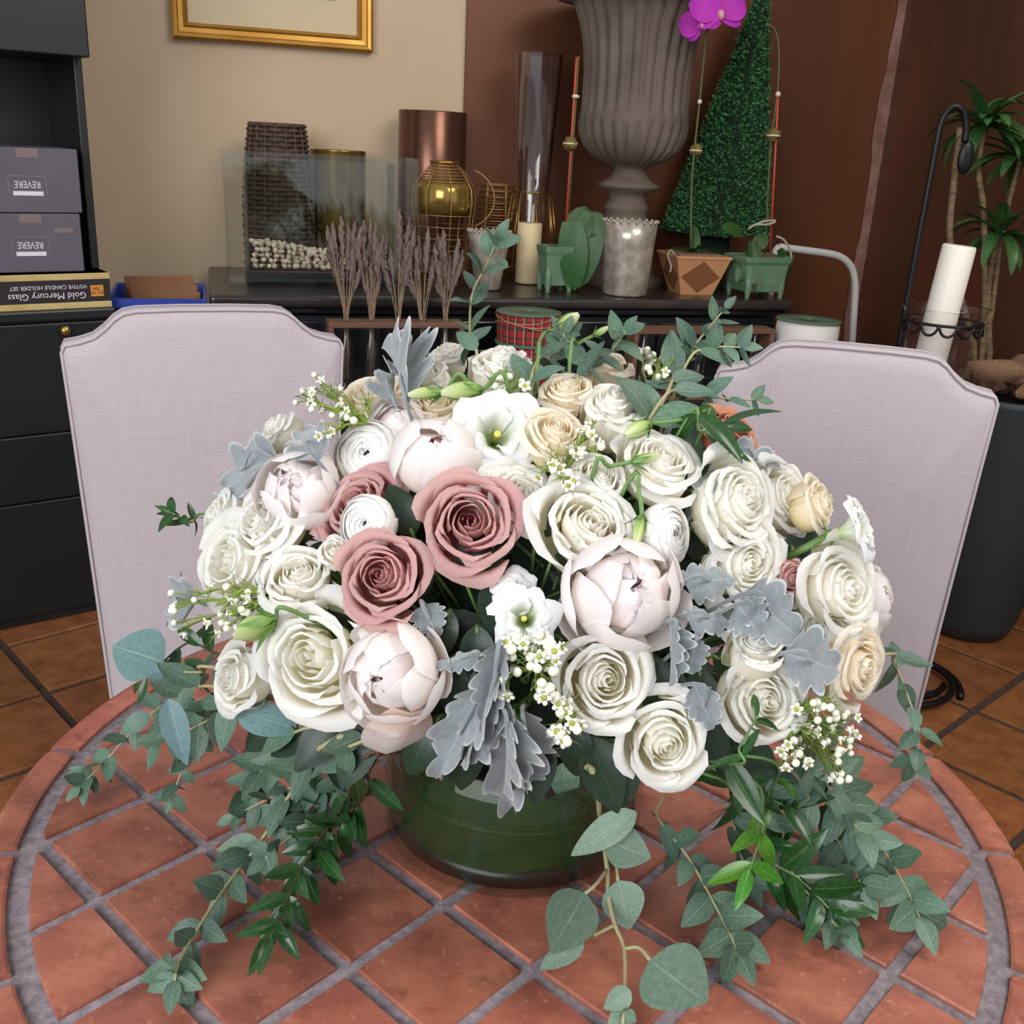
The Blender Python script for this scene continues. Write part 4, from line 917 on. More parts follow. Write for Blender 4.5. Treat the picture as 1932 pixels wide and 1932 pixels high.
# ================================================================== petal and leaf shapes
def catm(pts, t):
    n = len(pts)-1; x = min(max(t, 0), .9999)*n; i = int(x); f = x-i
    a, b, c, d = pts[max(i-1, 0)], pts[i], pts[i+1], pts[min(i+2, n)]
    return tuple(.5*((2*b[k])+(c[k]-a[k])*f+(2*a[k]-5*b[k]+4*c[k]-d[k])*f*f+(3*b[k]-a[k]-3*c[k]+d[k])*f**3) for k in (0, 1))
def petal(R, prof, th0, wd, tuck=.05, ruf=.02, rfreq=5, drop=.24, tip=.04, notch=0, nu=9, nv=8):
    V = []; F = []; UV = []; ph = R.uniform(0, 6); ph2 = R.uniform(0, 6)
    for i in range(nv+1):
        v0 = i/nv
        for j in range(nu+1):
            u = j/nu*2-1
            v = v0*(1-drop*abs(u)**3+tip*max(0, 1-abs(u)*2.2)-notch*math.exp(-(u*5)**2))
            r, z = catm(prof, v); aw = wd/2*(.30+.70*min(1, v0*1.9)**.8)
            th = th0+u*aw
            k = v0**2.5; rr = r*(1+tuck*u)+ruf*k*math.sin(rfreq*u+ph)+.35*ruf*k*math.sin(rfreq*2.3*u+ph2)
            V.append((rr*math.cos(th), rr*math.sin(th), z+.5*ruf*k*math.cos(rfreq*1.4*u+ph2))); UV.append((j/nu, v0))
    for i in range(nv):
        for j in range(nu): a = i*(nu+1)+j; F.append((a, a+1, a+nu+2, a+nu+1))
    return mk('petal', V, F, UV)
def rose_set(seed, N=24, openk=1.0, ruf=.022, flat=0):
    R = random.Random(seed); out = []; sx = R.uniform(.9, 1.1); cx, cy = R.uniform(-.06, .06), R.uniform(-.06, .06)
    for i in range(N):
        t = (i+.5)/N; rad = .06+.80*t**.9*openk
        H = .44-.40*t**1.5*openk-flat*t+R.uniform(-.05, .05)
        lean = .62+.52*t*openk; c = max(0, t-.22)/.78; rr = rad*lean
        b = -.78+.50*(1-t)
        prof = [(.03, b), (rad*.60, b+.05+.03*(1-t)), (rad*.96, b+.30), (rad*(1.0 if t > .3 else .92), (b+H)/2+.14), (rr+.02*c, H), (rr+.22*c*openk, H-.01-.10*c*c)]
        me = petal(R, prof, i*2.39996+R.uniform(-.45, .45), 2.65-.75*t+R.uniform(-.2, .2), tuck=.09, ruf=ruf*(.5+1.1*t), rfreq=R.uniform(3.5, 6), drop=R.uniform(.16, .34), tip=.07*(t > .45))
        f = 1-t
        for v in me.vertices: v.co.x = v.co.x*sx+cx*f; v.co.y = v.co.y/sx+cy*f
        out.append(me)
    return out
def ran_set(seed, N=38):
    R = random.Random(seed); out = []
    for i in range(N):
        t = (i+.5)/N; rad = .32+.60*t**.7; phi = .10+1.15*t**1.15; prof = []
        for q in range(6):
            a = PI*.93-(PI*.93-phi)*q/5; prof.append((max(.02, rad*math.sin(a)), -rad*math.cos(PI-a)*.88*(1 if a > PI/2 else .80)))
        out.append(petal(R, prof, i*2.39996+R.uniform(-.3, .3), 2.6-.9*t, tuck=.03, ruf=.010, drop=.16, tip=0, nu=8, nv=7))
    return out
def tiltmesh(R, me, k=.34):
    a = R.uniform(0, 2*PI); me.transform(Matrix.Rotation(R.uniform(.1, k), 4, Vector((math.cos(a), math.sin(a), 0)))); return me
def peony_set(seed, N=22, G=9, closed=.0, spread=1.0, ball=True):
    R = random.Random(seed); core = []; guard = []
    for i in range(N):
        t = (i+.5)/N; rad = .30+.36*t; phi = max(.03, .02+.42*t+R.uniform(-.12, .16)); prof = []
        for q in range(6): a = PI*.9-(PI*.9-phi)*q/5; prof.append((max(.015, rad*math.sin(a)), rad*math.cos(a)*1.05+.06*(1-t)))
        core.append(tiltmesh(R, petal(R, prof, i*2.4+R.uniform(-.5, .5), 1.75+R.uniform(-.3, .3), tuck=.12, ruf=.030+.035*(i % 3 == 0), rfreq=R.uniform(4, 8), drop=.24, tip=0, notch=.10*R.random())))
    for i in range(G):
        t = i/(G-1); rad = .76+.22*t; phi = (.42+.95*t*spread)*(1-closed)+R.uniform(-.10, .10); prof = []
        for q in range(6):
            a = PI*.92-(PI*.92-max(.02, phi))*q/5; fl = 1+.16*spread*t*(q/5)**2*(closed < .3); prof.append((max(.02, rad*math.sin(a)*1.02*fl), rad*math.cos(a)*.92))
        guard.append(petal(R, prof, i*2.39996+R.uniform(-.2, .2), 1.55+.3*closed, tuck=.05, ruf=.03, rfreq=3, drop=.36, tip=0, notch=.05*R.random()))
    return core, guard
def lisi_set(seed, N=10, wide=1.0):
    R = random.Random(seed); out = []
    for i in range(N):
        t = i/(N-1); w_ = (.50+.54*t)*wide; prof = [(.04, -.85), (.16, -.55), (.30*w_+.1, -.22), (.70*w_, .10-.10*t), (1.0*w_, .16-.16*t), (1.10*w_, .10-.2*t)]
        out.append(petal(R, prof, i*2.39996+R.uniform(-.2, .2), 1.7, tuck=.08, ruf=.075, rfreq=5, drop=.28, tip=0))
    return out
ROSES = [rose_set(s, openk=o, N=n) for s, o, n in ((11, 1.0, 24), (12, .96, 25), (13, 1.06, 22), (14, .90, 24), (15, 1.0, 26))]
BUDROSE = [rose_set(s, openk=.72, N=22) for s in (21, 22)]
GARDEN = [rose_set(31, openk=1.05, N=36, ruf=.05)]
RAN = [ran_set(s) for s in (41, 42)]
PEO = [peony_set(51, 22, 11, 0, 1.1), peony_set(52, 26, 10, .05, .9), peony_set(53, 8, 9, .80)]
LIS = [lisi_set(61, 13), lisi_set(62, 11, .85)]
CAL = lathe('calyx', [(.001, -1.02), (.07, -1.0), (.16, -.92), (.20, -.84), (.16, -.76), (.05, -.72)], 12)
def leaf_shape(wf, nv=10, nu=4, fold=.18, bend=.35, wave=0):
    V = []; F = []; UV = []
    for i in range(nv+1):
        v = i/nv; hw = wf(v); y = math.sin(bend*v)/bend if bend else v; z = -(1-math.cos(bend*v))/bend if bend else 0
        for j in range(nu+1):
            u = j/nu*2-1; V.append((u*hw, y, z+fold*hw*abs(u)+wave*math.sin(v*11+u*3)*abs(u))); UV.append((j/nu, v))
    for i in range(nv):
        for j in range(nu): a = i*(nu+1)+j; F.append((a, a+1, a+nu+2, a+nu+1))
    return mk('leaf', V, F, UV)
ov = lambda k, p=.75: (lambda v: k*.5*max(.01, math.sin(PI*min(1, .02+.97*v**p)))**.85)
LF_EU = [leaf_shape(ov(.55), bend=b, fold=f) for b, f in ((.3, .2), (.7, .1), (-.3, .25))]
LF_RO = [leaf_shape(ov(.86, .72), bend=b, fold=f, nv=12, nu=6) for b, f in ((.3, .12), (.6, .05), (-.25, .1))]
LF_RU = [leaf_shape(ov(.34, .8), bend=b, fold=f) for b, f in ((.5, .35), (.9, .25), (-.3, .3))]
LF_NA = [leaf_shape(ov(.26, .85), bend=b, fold=.4) for b in (.4, .9)]
LF_DK = [leaf_shape(ov(.56, .8), bend=b, fold=f, wave=.012) for b, f in ((.5, .2), (.9, .15))]
SEP = [leaf_shape(ov(.22, .5), bend=b, fold=.3, nv=6, nu=2) for b in (-.8, .6)]
def miller_shape(seed, lobes=5, wd=.62, curl=.25, wave=.05, nv=44, nu=10):
    R = random.Random(seed); V = []; F = []; UV = []; ph = R.uniform(0, 6)
    for i in range(nv+1):
        v = i/nv; env = wd*.5*(math.sin(PI*min(1, .06+.93*v**.62))**.8)
        lb = abs(math.sin(PI*(lobes*v**.9+.15)))**.55
        hw = max(.012, env*(.60+.40*lb)*(1-.0*v))
        for j in range(nu+1):
            u = j/nu*2-1; au = abs(u)
            y = v*.96+.10*au*env+.035*au*lb
            z = curl*hw*au*au*1.6+wave*au**2*math.sin(v*15+ph+(0 if u > 0 else 2))-.16*v*v
            V.append((u*hw, y, z)); UV.append((j/nu, v))
    for i in range(nv):
        for j in range(nu): a = i*(nu+1)+j; F.append((a, a+1, a+nu+2, a+nu+1))
    return mk('blade', V, F, UV)
MIL = [miller_shape(1), miller_shape(2, 4, .80, .1, .04), miller_shape(3, 6, .42, .9, .05), miller_shape(4, 5, .5, -.4, .06)]

# ================================================================== flowers
def flower(kind, px, py, dia, face, label, variant=0, k=1.0, mat=None, leaves=2, push=0, cat=None, squash=1):
    dia *= 1.28 if kind == 'bud' else 1.10
    c = dome(px, py, k); z = imdir(face); R = dia*mpp(c)/2; M = frame(c-z*R*.10+(c-EC).normalized()*push, z, rnd.uniform(0, 6), R/.93)
    nm = {'rose': 'rose', 'bud': 'rose', 'garden': 'garden_rose', 'ran': 'ranunculus', 'peony': 'peony', 'pbud': 'peony', 'lis': 'lisianthus'}[kind]
    g = {'rose': 'white roses in the bouquet', 'bud': 'white roses in the bouquet', 'garden': None, 'ran': 'ranunculus blooms in the bouquet', 'peony': 'peonies in the bouquet', 'pbud': 'peonies in the bouquet', 'lis': 'lisianthus blooms in the bouquet'}[kind]
    if mat == 'rose_mauve': g = 'mauve roses in the bouquet'
    root = thing(nm, label, cat or nm.replace('_', ' '), M, g)
    if kind in ('rose', 'bud', 'garden'):
        S = {'rose': ROSES, 'bud': BUDROSE, 'garden': GARDEN}[kind]
        for me in S[variant % len(S)]:
            o = obj('petal', me.copy() if False else me, None, root); 
            setmat(o, mat or 'rose_white')
    elif kind == 'ran':
        for me in RAN[variant % 2]: setmat(obj('petal', me, None, root), mat or 'ranunculus_white')
    elif kind in ('peony', 'pbud'):
        core, guard = PEO[2] if kind == 'pbud' else PEO[variant % 2]
        for q, me in enumerate(core): setmat(obj('petal', me, None, root), 'peony_fleck' if (variant >= 1 and q < 3) else 'peony_heart')
        for me in guard: setmat(obj('guard_petal', me, None, root), 'peony_blush')
    else:
        for me in LIS[variant % 2]: setmat(obj('petal', me, None, root), mat or 'lisianthus_white')
        obj('pistil', PISTIL, 'pistil', root)
    obj('calyx', CAL, 'calyx_green', root)
    if leaves:
        for q in range(5):
            a = q*2*PI/5; d = Vector((math.cos(a), math.sin(a), -.35)); obj('sepal', SEP[q % 2], 'calyx_green', root, M=leafM((.1*math.cos(a), .1*math.sin(a), -.86), d, (0, 0, 1), .55))
    b = M @ Vector((0, 0, -1.0)); t = stem_target(); m = b-z*.03+(t-b)*.25
    worldpart('stem', tube('stem', smooth_path([b, m, t], 8), .0035, 5), 'stem_green', root, M)
    for q in range(leaves):
        s = b.lerp(t, rnd.uniform(.05, .35)); a = rnd.uniform(0, 6); out = (b-EC).normalized(); d = (out*.5+Vector((math.cos(a), math.sin(a), rnd.uniform(-.8, .3)))).normalized()
        lf = obj('leaf', LF_DK[q % 2], 'leaf_dark', root, M=M.inverted() @ leafM(s, d, out+UZ*.4, rnd.uniform(.045, .062)))
    return root
def setmat(o, mat):
    if not o.data.materials: o.data.materials.append(MATS[mat])
    o.material_slots[0].link = 'OBJECT'; o.material_slots[0].material = MATS[mat]
PISTIL = lathe('pistil', [(.001, -.6), (.03, -.58), (.035, -.1), (.08, -.04), (.07, .0), (.001, .01)], 10)
FL = [
 ('rose', 707, 742, 118, (-.2, .75, .6), 'creamy rose behind the waxflower sprig at the bouquet top, beside the tall grey leaf', 0, 'rose_cream'),
 ('bud', 522, 812, 92, (-.7, .5, .5), 'white rose half covered by grey dusty miller leaves, beside the linen chair', 0, None),
 ('peony', 563, 918, 146, (-.1, .3, .9), 'blush peony with magenta flecks in its heart, above the mauve roses', 1, None),
 ('rose', 412, 978, 112, (-.75, .25, .55), 'white rose in profile under the toothed grey leaf, outermost beside the chair by the cabinet', 3, None),
 ('rose', 492, 982, 150, (-.5, .35, .75), 'white rose tucked under the blush peony with magenta flecks', 1, None),
 ('rose', 438, 1062, 158, (-.55, .1, .8), 'white rose above the fine waxflower twigs and the pale blue leaf', 2, None),
 ('bud', 562, 1092, 150, (.05, .45, .75), 'white rose with loosely folded petals beside the lower mauve rose', 1, None),
 ('bud', 632, 1038, 70, (0, .5, .75), 'small white rose squeezed between ranunculus and folded white rose', 0, None),
 ('rose', 672, 957, 150, (-.3, .4, .8), 'mauve rose half hidden behind two white ranunculus', 4, 'rose_mauve'),
 ('ran', 695, 857, 130, (-.15, .2, .95), 'white ranunculus above the half hidden mauve rose', 0, None),
 ('ran', 692, 988, 108, (-.3, .05, .95), 'white ranunculus lying between the two smaller mauve roses', 1, None),
 ('rose', 722, 1086, 165, (-.15, .2, .95), 'mauve rose right above the big drooping peony', 1, 'rose_mauve'),
 ('pbud', 818, 858, 146, (.05, .5, .8), 'closed round blush peony bud beside the open lisianthus', 2, None),
 ('rose', 889, 984, 184, (0, .18, 1), 'largest mauve rose, wide open in the middle of the bouquet', 1, 'rose_mauve'),
 ('rose', 590, 1243, 196, (-.25, .12, .95), 'large open white rose beside the big drooping peony', 2, None),
 ('rose', 443, 1278, 138, (-.7, .05, .75), 'white rose turned sideways over the round silver dollar leaf', 3, None),
 ('peony', 735, 1275, 178, (-.3, -.05, .95), 'big blush peony with one drooping petal over the vase edge', 0, None),
 ('bud', 949, 692, 146, (0, .85, .5), 'white rose seen from the side at the very top, in front of the tartan spool', 0, None),
 ('bud', 843, 670, 86, (-.2, .8, .5), 'white rose behind the tall eucalyptus sprig at the top', 1, None),
 ('bud', 812, 714, 84, (-.4, .6, .6), 'small white rose above the closed pale green bud', 0, None),
 ('lis', 940, 815, 152, (.12, .25, .95), 'wide open white lisianthus with green throat', 0, None),
 ('rose', 1048, 818, 132, (.1, .6, .8), 'cream rose beside the wide open lisianthus', 3, 'rose_cream'),
 ('bud', 1157, 770, 142, (.1, .75, .6), 'pale cup shaped white rose under the eucalyptus leaves', 1, None),
 ('bud', 1142, 694, 112, (0, .8, .45), 'cream rose behind the upper eucalyptus sprig', 0, 'rose_cream'),
 ('rose', 1070, 734, 96, (0, .75, .6), 'cream rose half covered by dark eucalyptus leaves', 0, 'rose_cream'),
 ('garden', 986, 937, 140, (.4, .5, .75), 'frilled white garden rose tucked behind the largest mauve rose', 0, 'rose_white'),
 ('rose', 1110, 988, 186, (.12, .4, .9), 'large open white rose above the big blush peony', 4, None),
 ('bud', 1129, 902, 112, (.1, .5, .85), 'small white rose sitting on top of the large open white rose', 1, None),
 ('rose', 1247, 868, 158, (.2, .65, .7), 'pale greenish white rose below the lisianthus bud', 1, None),
 ('ran', 1262, 1007, 114, (.7, .1, .65), 'white ranunculus turned sideways beside a thin curled petal', 0, None),
 ('peony', 1180, 1112, 210, (.15, .2, .95), 'biggest blush peony with loose outer petals in the bouquet front', 0, None),
 ('lis', 988, 1166, 128, (-.1, .2, .95), 'greenish white lisianthus above the beaded waxflower cluster', 1, None),
 ('rose', 822, 758, 92, (0, .7, .6), 'cream rose peeping out behind the closed peony bud', 2, 'rose_cream'),
 ('rose', 1392, 946, 178, (.55, .25, .8), 'white rose with tall folded petal, leaning against its twin', 0, None),
 ('rose', 1480, 936, 152, (.6, .3, .75), 'white rose leaning to the chair by the planter behind its twin', 1, None),
 ('rose', 1545, 948, 112, (.75, .3, .55), 'yellowish cream rose in profile before the chair by the planter', 3, 'rose_cream'),
 ('lis', 1632, 992, 122, (.8, .35, .5), 'white lisianthus in profile on a long green stalk', 1, None),
 ('rose', 1410, 1062, 158, (.4, .15, .9), 'white rose with deep centre above the grey dusty miller leaves', 4, None),
 ('rose', 1592, 1112, 160, (.5, .1, .85), 'white rose under the lisianthus with the long stalk', 2, None),
 ('rose', 1622, 1256, 148, (.6, -.05, .75), 'cream rose hanging low beside the toothed grey leaf', 0, 'rose_cream'),
 ('garden', 1382, 812, 104, (.45, .6, .65), 'terracotta orange rose under the eucalyptus leaves', 0, 'rose_terracotta'),
 ('peony', 1642, 1130, 118, (.85, .15, .45), 'blush peony showing only its edge behind white roses, before the chair by the planter', 0, None),
 ('bud', 1425, 1218, 122, (.1, .75, .6), 'white rose seen from its side, between grey leaves', 0, None),
 ('rose', 1437, 1322, 172, (.3, 0, .95), 'white rose crossed by a dark pointed leaf', 3, None),
 ('rose', 1255, 1398, 160, (.1, -.12, .97), 'lowest large open white rose hanging over the vase edge', 0, None),
 ('rose', 1140, 1282, 172, (.15, .08, .98), 'open white rose beside the beaded waxflower cluster', 1, None),
 ('bud', 1490, 1088, 76, (.4, 0, .8), 'mauve rose bud deep between the white roses', 0, 'rose_mauve'),
 ('rose', 1560, 1192, 140, (.45, 0, .85), 'white rose deep behind the toothed grey leaf', 1, None),
 ('lis', 968, 1112, 78, (-.2, .5, .8), 'lilac white lisianthus peeping out above the greenish one', 0, None),
 ('peony', 752, 800, 110, (0, .65, .65), 'loose blush peony behind the upper ranunculus', 0, None),
 ('bud', 846, 934, 92, (-.1, .3, .9), 'pale rose half hidden between closed peony bud and largest mauve rose', 1, None),
]
for f in FL:
    kk = 1.0
    if any(w_ in f[5] for w_ in ('hidden', 'behind', 'deep', 'peeping')): kk = .93
    if 'long green stalk' in f[5]: kk = 1.10
    flower(f[0], f[1], f[2], f[3], f[4], f[5], f[6], kk, f[7])
# drooping petal of the big peony: its own guard petal
pr_ = [o for o in col.objects if o.name.startswith('peony') and 'drooping' in o.get('label', '')][0]
DP = leaf_shape(lambda v: .40*max(.02, math.sin(PI*min(1, .10+.80*v)))**.6*(1 if v < .98 else .5), nv=10, nu=8, fold=-.35, bend=.7)
b = dome(775, 1345, 1.03); t = dome(735, 1478, 1.02)
setmat(obj('guard_petal', DP, None, pr_, M=pr_.matrix_world.inverted() @ leafM(b, t-b, -CF*.8+CR*.3, (t-b).length*1.0, (t-b).length*.9)), 'peony_blush')

# closed lisianthus buds on their stalks
def lbud(px0, py0, px1, py1, label, wd=.42, mat='lisianthus_green', k=1.05, stalk=None):
    b = dome(px0, py0, k); t = dome(px1, py1, k); d = t-b; L = d.length; M = frame(b, d, rnd.uniform(0, 6), L)
    root = thing('lisianthus_bud', label, 'flower bud', M, 'lisianthus buds in the bouquet')
    R = random.Random(px0)
    for q in range(5):
        prof = [(.03, 0), (wd*.36, .12), (wd*.5, .40), (wd*.42, .70), (wd*.20, .92), (wd*.10, 1.0)]
        setmat(obj('petal', petal(R, prof, q*2*PI/5*2, 1.9, tuck=.16, ruf=.02, drop=.10, tip=.0), None, root), mat)
    for q in range(5):
        a = q*2*PI/5; obj('sepal', SEP[0], 'calyx_green', root, M=leafM((.04*math.cos(a), .04*math.sin(a), .0), (math.cos(a)*.42, math.sin(a)*.42, 1), (math.cos(a), math.sin(a), 0), .62))
    pts = [b+d*.02, b-d.normalized()*.02] if not stalk else [b+d*.02]+[dome(*q, k) for q in stalk]
    pts += [pts[-1]+(stem_target()-pts[-1])*.5]
    worldpart('stalk', tube('stalk', smooth_path(pts, 12), .0018, 6), 'stem_green', root, M)
lbud(912, 735, 832, 742, 'fat pale green bud lying beside the open lisianthus')
lbud(1052, 622, 1092, 592, 'pale green opening bud at the bouquet top on a bent stalk', .55, stalk=((1030, 626), (1016, 650), (1014, 690)))
lbud(1118, 634, 1150, 616, 'tiny green bud beside the opening bud at the top', .34, stalk=((1090, 650), (1075, 680)))
lbud(1228, 798, 1178, 822, 'pale green bud on a long stalk under the eucalyptus leaves', .40, stalk=((1270, 795), (1310, 788), (1330, 800)))
lbud(1190, 872, 1245, 858, 'slender green bud pointing over the pale greenish rose', .26, stalk=((1150, 880), (1120, 890)))
lbud(520, 1168, 442, 1200, 'pale green bud under the waxflower twigs above the sideways rose', .38)
lbud(840, 738, 770, 745, 'small green bud beside the small white rose', .30)
lbud(1212, 970, 1200, 1030, 'narrow green bud beside the large open white rose', .30, stalk=((1205, 930), (1185, 910)))

# ================================================================== dusty miller leaves
def miller(label, base, tip, wpx, v=0, k=1.04, kt=None, nrm=(0, .15, 1), tint=None):
    b = dome(*base, k); t = dome(*tip, kt or k); L = (t-b).length; W = wpx*mpp(b)
    wd = (.62, .80, .42, .5)[v]
    M = leafM(b, t-b, imdir(nrm), L*1.02, W/wd*1.05)
    M0 = Matrix.Translation(b); root = thing('dusty_miller_leaf', label, 'leaf', M0, 'dusty miller leaves in the bouquet')
    bl = obj('blade', MIL[v], 'leaf_miller', root, M=M0.inverted() @ M)
    worldpart('leaf_stalk', tube('leaf_stalk', smooth_path([b+(t-b)*.45-imdir(nrm)*.001, b, b+(stem_target()-b)*.5], 10), [.0008]+[.0014]*4+[.0020]*20 if False else .0016, 5), 'leaf_miller', root, M0)
miller('big toothed grey leaf beside the flecked peony, before the linen chair', (520, 868), (380, 905), 135, 1, nrm=(-.3, .3, .9))
miller('grey leaf with clear veins above the flecked peony', (600, 870), (560, 788), 100, 1, 1.06)
miller('pale blue grey leaf behind the waxflower twigs', (372, 1135), (292, 1132), 110, 1, 1.02, nrm=(-.4, .1, .9))
miller('tall narrow grey leaf standing upright at the bouquet top', (768, 765), (742, 612), 62, 2, 1.02, nrm=(.4, .2, .8))
miller('smaller grey leaf at the foot of the tall upright one', (745, 760), (716, 672), 60, 0, 1.0, nrm=(-.4, .2, .8))
miller('dark grey leaf between the pale greenish rose and the folded rose', (1330, 945), (1345, 858), 80, 1, .99)
miller('grey leaf spreading behind the twin roses toward the chair', (1375, 868), (1492, 858), 75, 0, 1.0, nrm=(.2, .7, .6))
miller('large toothed grey leaf overlapping the low cream rose', (1478, 1232), (1605, 1268), 135, 1, 1.05, nrm=(.2, .1, .95))
miller('wide blue grey leaf above the large toothed one', (1400, 1120), (1525, 1205), 130, 1, 1.07, nrm=(.2, .2, .9))
miller('blue grey curled leaf in front of the wide one', (1390, 1140), (1440, 1200), 95, 0, 1.09, nrm=(0, .2, .9))
miller('frilled grey leaf stretched beside the biggest peony', (1290, 1160), (1395, 1165), 70, 3, 1.03, nrm=(.1, .6, .6))
miller('narrow grey leaf edge on below the biggest peony', (1262, 1170), (1280, 1300), 40, 2, 1.04, nrm=(.7, 0, .6))
miller('small grey leaf in the gap below the frilled leaf', (1300, 1205), (1310, 1275), 70, 0, 1.02)
miller('pale grey leaf tucked between the lowest rose and the crossed rose', (1310, 1290), (1350, 1385), 70, 0, 1.03, nrm=(-.2, .1, .9))
miller('grey leaf deep behind the deep centred rose', (1290, 1100), (1400, 1085), 80, 3, 1.0, nrm=(0, .3, .9))
miller('blue grey frill deep below the mauve roses', (800, 1140), (825, 1205), 70, 0, .93)
miller('grey leaf curling out of the dark gap beside the drooping peony', (905, 1235), (815, 1250), 46, 3, 1.0, nrm=(0, .6, .7))
miller('dark backed grey leaf hanging over the vase beside the drooping petal', (925, 1290), (795, 1492), 85, 0, 1.06, 1.0, nrm=(-.3, .1, .9))
miller('folded whitish leaf hanging in the middle of the grey cluster', (940, 1265), (880, 1470), 52, 2, 1.09, 1.06, nrm=(.4, .1, .9))
miller('pale cupped grey leaf hanging below the waxflower cluster', (945, 1210), (915, 1400), 70, 2, 1.11, 1.11, nrm=(-.2, 0, 1))
miller('long lilac grey leaf hanging lowest over the vase', (968, 1345), (952, 1575), 90, 0, 1.10, 1.02, nrm=(-.1, .1, 1))
miller('rolled grey leaf lying on the long lilac one', (952, 1340), (972, 1520), 48, 2, 1.13, 1.06, nrm=(.5, .1, .9))
miller('grey and lilac leaf hanging beside the long lilac one', (985, 1340), (1022, 1508), 80, 0, 1.08, 1.0, nrm=(.3, .1, .9))

# ================================================================== foliage sprays
def spray(name, label, group, path, leaves, lmat, smat, size, t0=.25, nodes=9, pair=True, lean=.9, sr=.0017, tipsize=.55, extra=None, cat='foliage', face=None):
    ns = len(path)-1; t0 = (t0*ns+1)/(ns+1) if t0 < .98 else t0; path = [path[0]+(stem_target()-path[0])*.6]+list(path)
    P = smooth_path(path, 28); M0 = Matrix.Translation(P[0]); root = thing(name, label, cat, M0, group)
    n = len(P); worldpart('stem', tube('stem', P, [sr*(1-.55*i/n) for i in range(n)], 5), smat, root, M0)
    Mi = M0.inverted(); roll = rnd.uniform(0, 3)
    for q in range(nodes):
        t = t0+(1-t0)*q/(nodes-1); i = min(n-2, int(t*(n-1))); p = P[i]; tg = (P[min(i+1, n-1)]-P[max(i-1, 0)]).normalized()
        s = tg.orthogonal().normalized(); s2 = tg.cross(s); a = roll+q*PI/2*(1 if pair else 1.53)
        sz = size*1.18*(1-(1-tipsize)*t)*rnd.uniform(.75, 1.15)
        for sg in ((1, -1) if pair else (1,)):
            lat = (s*math.cos(a)+s2*math.sin(a))*sg; d = (tg*rnd.uniform(.4, .8)+lat*lean).normalized()
            nr = (lat.cross(tg)*rnd.uniform(-.5, .5)-CF*.6+UZ*.7+tg*.3)
            tp = p+d*sz
            if tp.z < TZ+.004 and abs(tp.x) < .55: d.z += (TZ+.006-tp.z)/sz; d.normalize()
            obj('leaf', leaves[rnd.randrange(len(leaves))], lmat, root, M=Mi @ leafM(p, d, nr, sz))
    if t0 < 1 and nodes > 2:
        tg = (P[-1]-P[-2]).normalized(); obj('leaf', leaves[0], lmat, root, M=Mi @ leafM(P[-1], tg, -CF+UZ*.6, size*tipsize*.9))
    for (bp, tpx, ww, lm) in (extra or ()):
        dd = None if len(tpx) == 3 else ray(*tpx); tp = Vector(tpx) if dd is None else CAM+dd*((bp-CAM).dot(CF)/dd.dot(CF)*1.0)-CF*.004
        obj('leaf', LF_RO[rnd.randrange(3)], lm, root, M=Mi @ leafM(bp, tp-bp, -CF*.8+UZ*.5, (tp-bp).length, (tp-bp).length*ww))
    return root
D = dome
def Z(px, py, z): return atz(px, py, z)
def Y(px, py, y): return aty(px, py, y)
EG, RG = 'eucalyptus sprays in the bouquet', 'glossy green sprays in the bouquet'
# upper sprigs
spray('eucalyptus_spray', 'eucalyptus sprig rising tallest above the bouquet before the sideboard', EG, [D(905, 700), Y(888, 640, .06), Y(890, 560, .06), Y(915, 505, .055), Y(938, 455, .05)], LF_EU, 'leaf_eucalyptus', 'stem_euca', .034, .05, 8, lean=.75, tipsize=.75)
spray('eucalyptus_spray', 'eucalyptus sprig leaning over the cup shaped rose', EG, [D(1085, 740), Y(1110, 690, .02), Y(1155, 660, .0), Y(1180, 625, -.01)], LF_EU, 'leaf_eucalyptus', 'stem_euca', .034, .05, 7, tipsize=.6)
spray('eucalyptus_spray', 'eucalyptus sprig beside the opening green bud', EG, [D(1000, 720), Y(1045, 680, .03), Y(1065, 630, .03)], LF_EU, 'leaf_eucalyptus', 'stem_euca', .030, .05, 7, tipsize=.7)
spray('eucalyptus_spray', 'eucalyptus sprig reaching up beside the waxflowers, with a pale tip', EG, [D(1240, 780), Y(1275, 700, .0), Y(1320, 640, .0), Y(1368, 582, .0)], LF_EU, 'leaf_eucalyptus', 'stem_euca', .046, .0, 8, tipsize=.35)
spray('eucalyptus_spray', 'eucalyptus sprig reaching sideways over the chair by the planter', EG, [D(1280, 720), Y(1340, 660, -.01), Y(1400, 655, -.01)], LF_EU, 'leaf_eucalyptus', 'stem_euca', .036, .3, 4, tipsize=.6)
spray('eucalyptus_spray', 'broad leaved eucalyptus sprig above the terracotta rose', EG, [D(1225, 790), Y(1290, 740, -.06), Y(1350, 750, -.05), Y(1430, 755, -.04)], LF_EU, 'leaf_eucalyptus', 'stem_euca', .038, .0, 6, tipsize=.5)
spray('ruscus_spray', 'bright green leaves crossing in front of the terracotta rose', RG, [D(1290, 800, 1.04), D(1320, 812, 1.06), D(1360, 808, 1.07)], LF_RU, 'leaf_ruscus', 'stem_green', .044, .3, 3, tipsize=.9, cat='foliage')
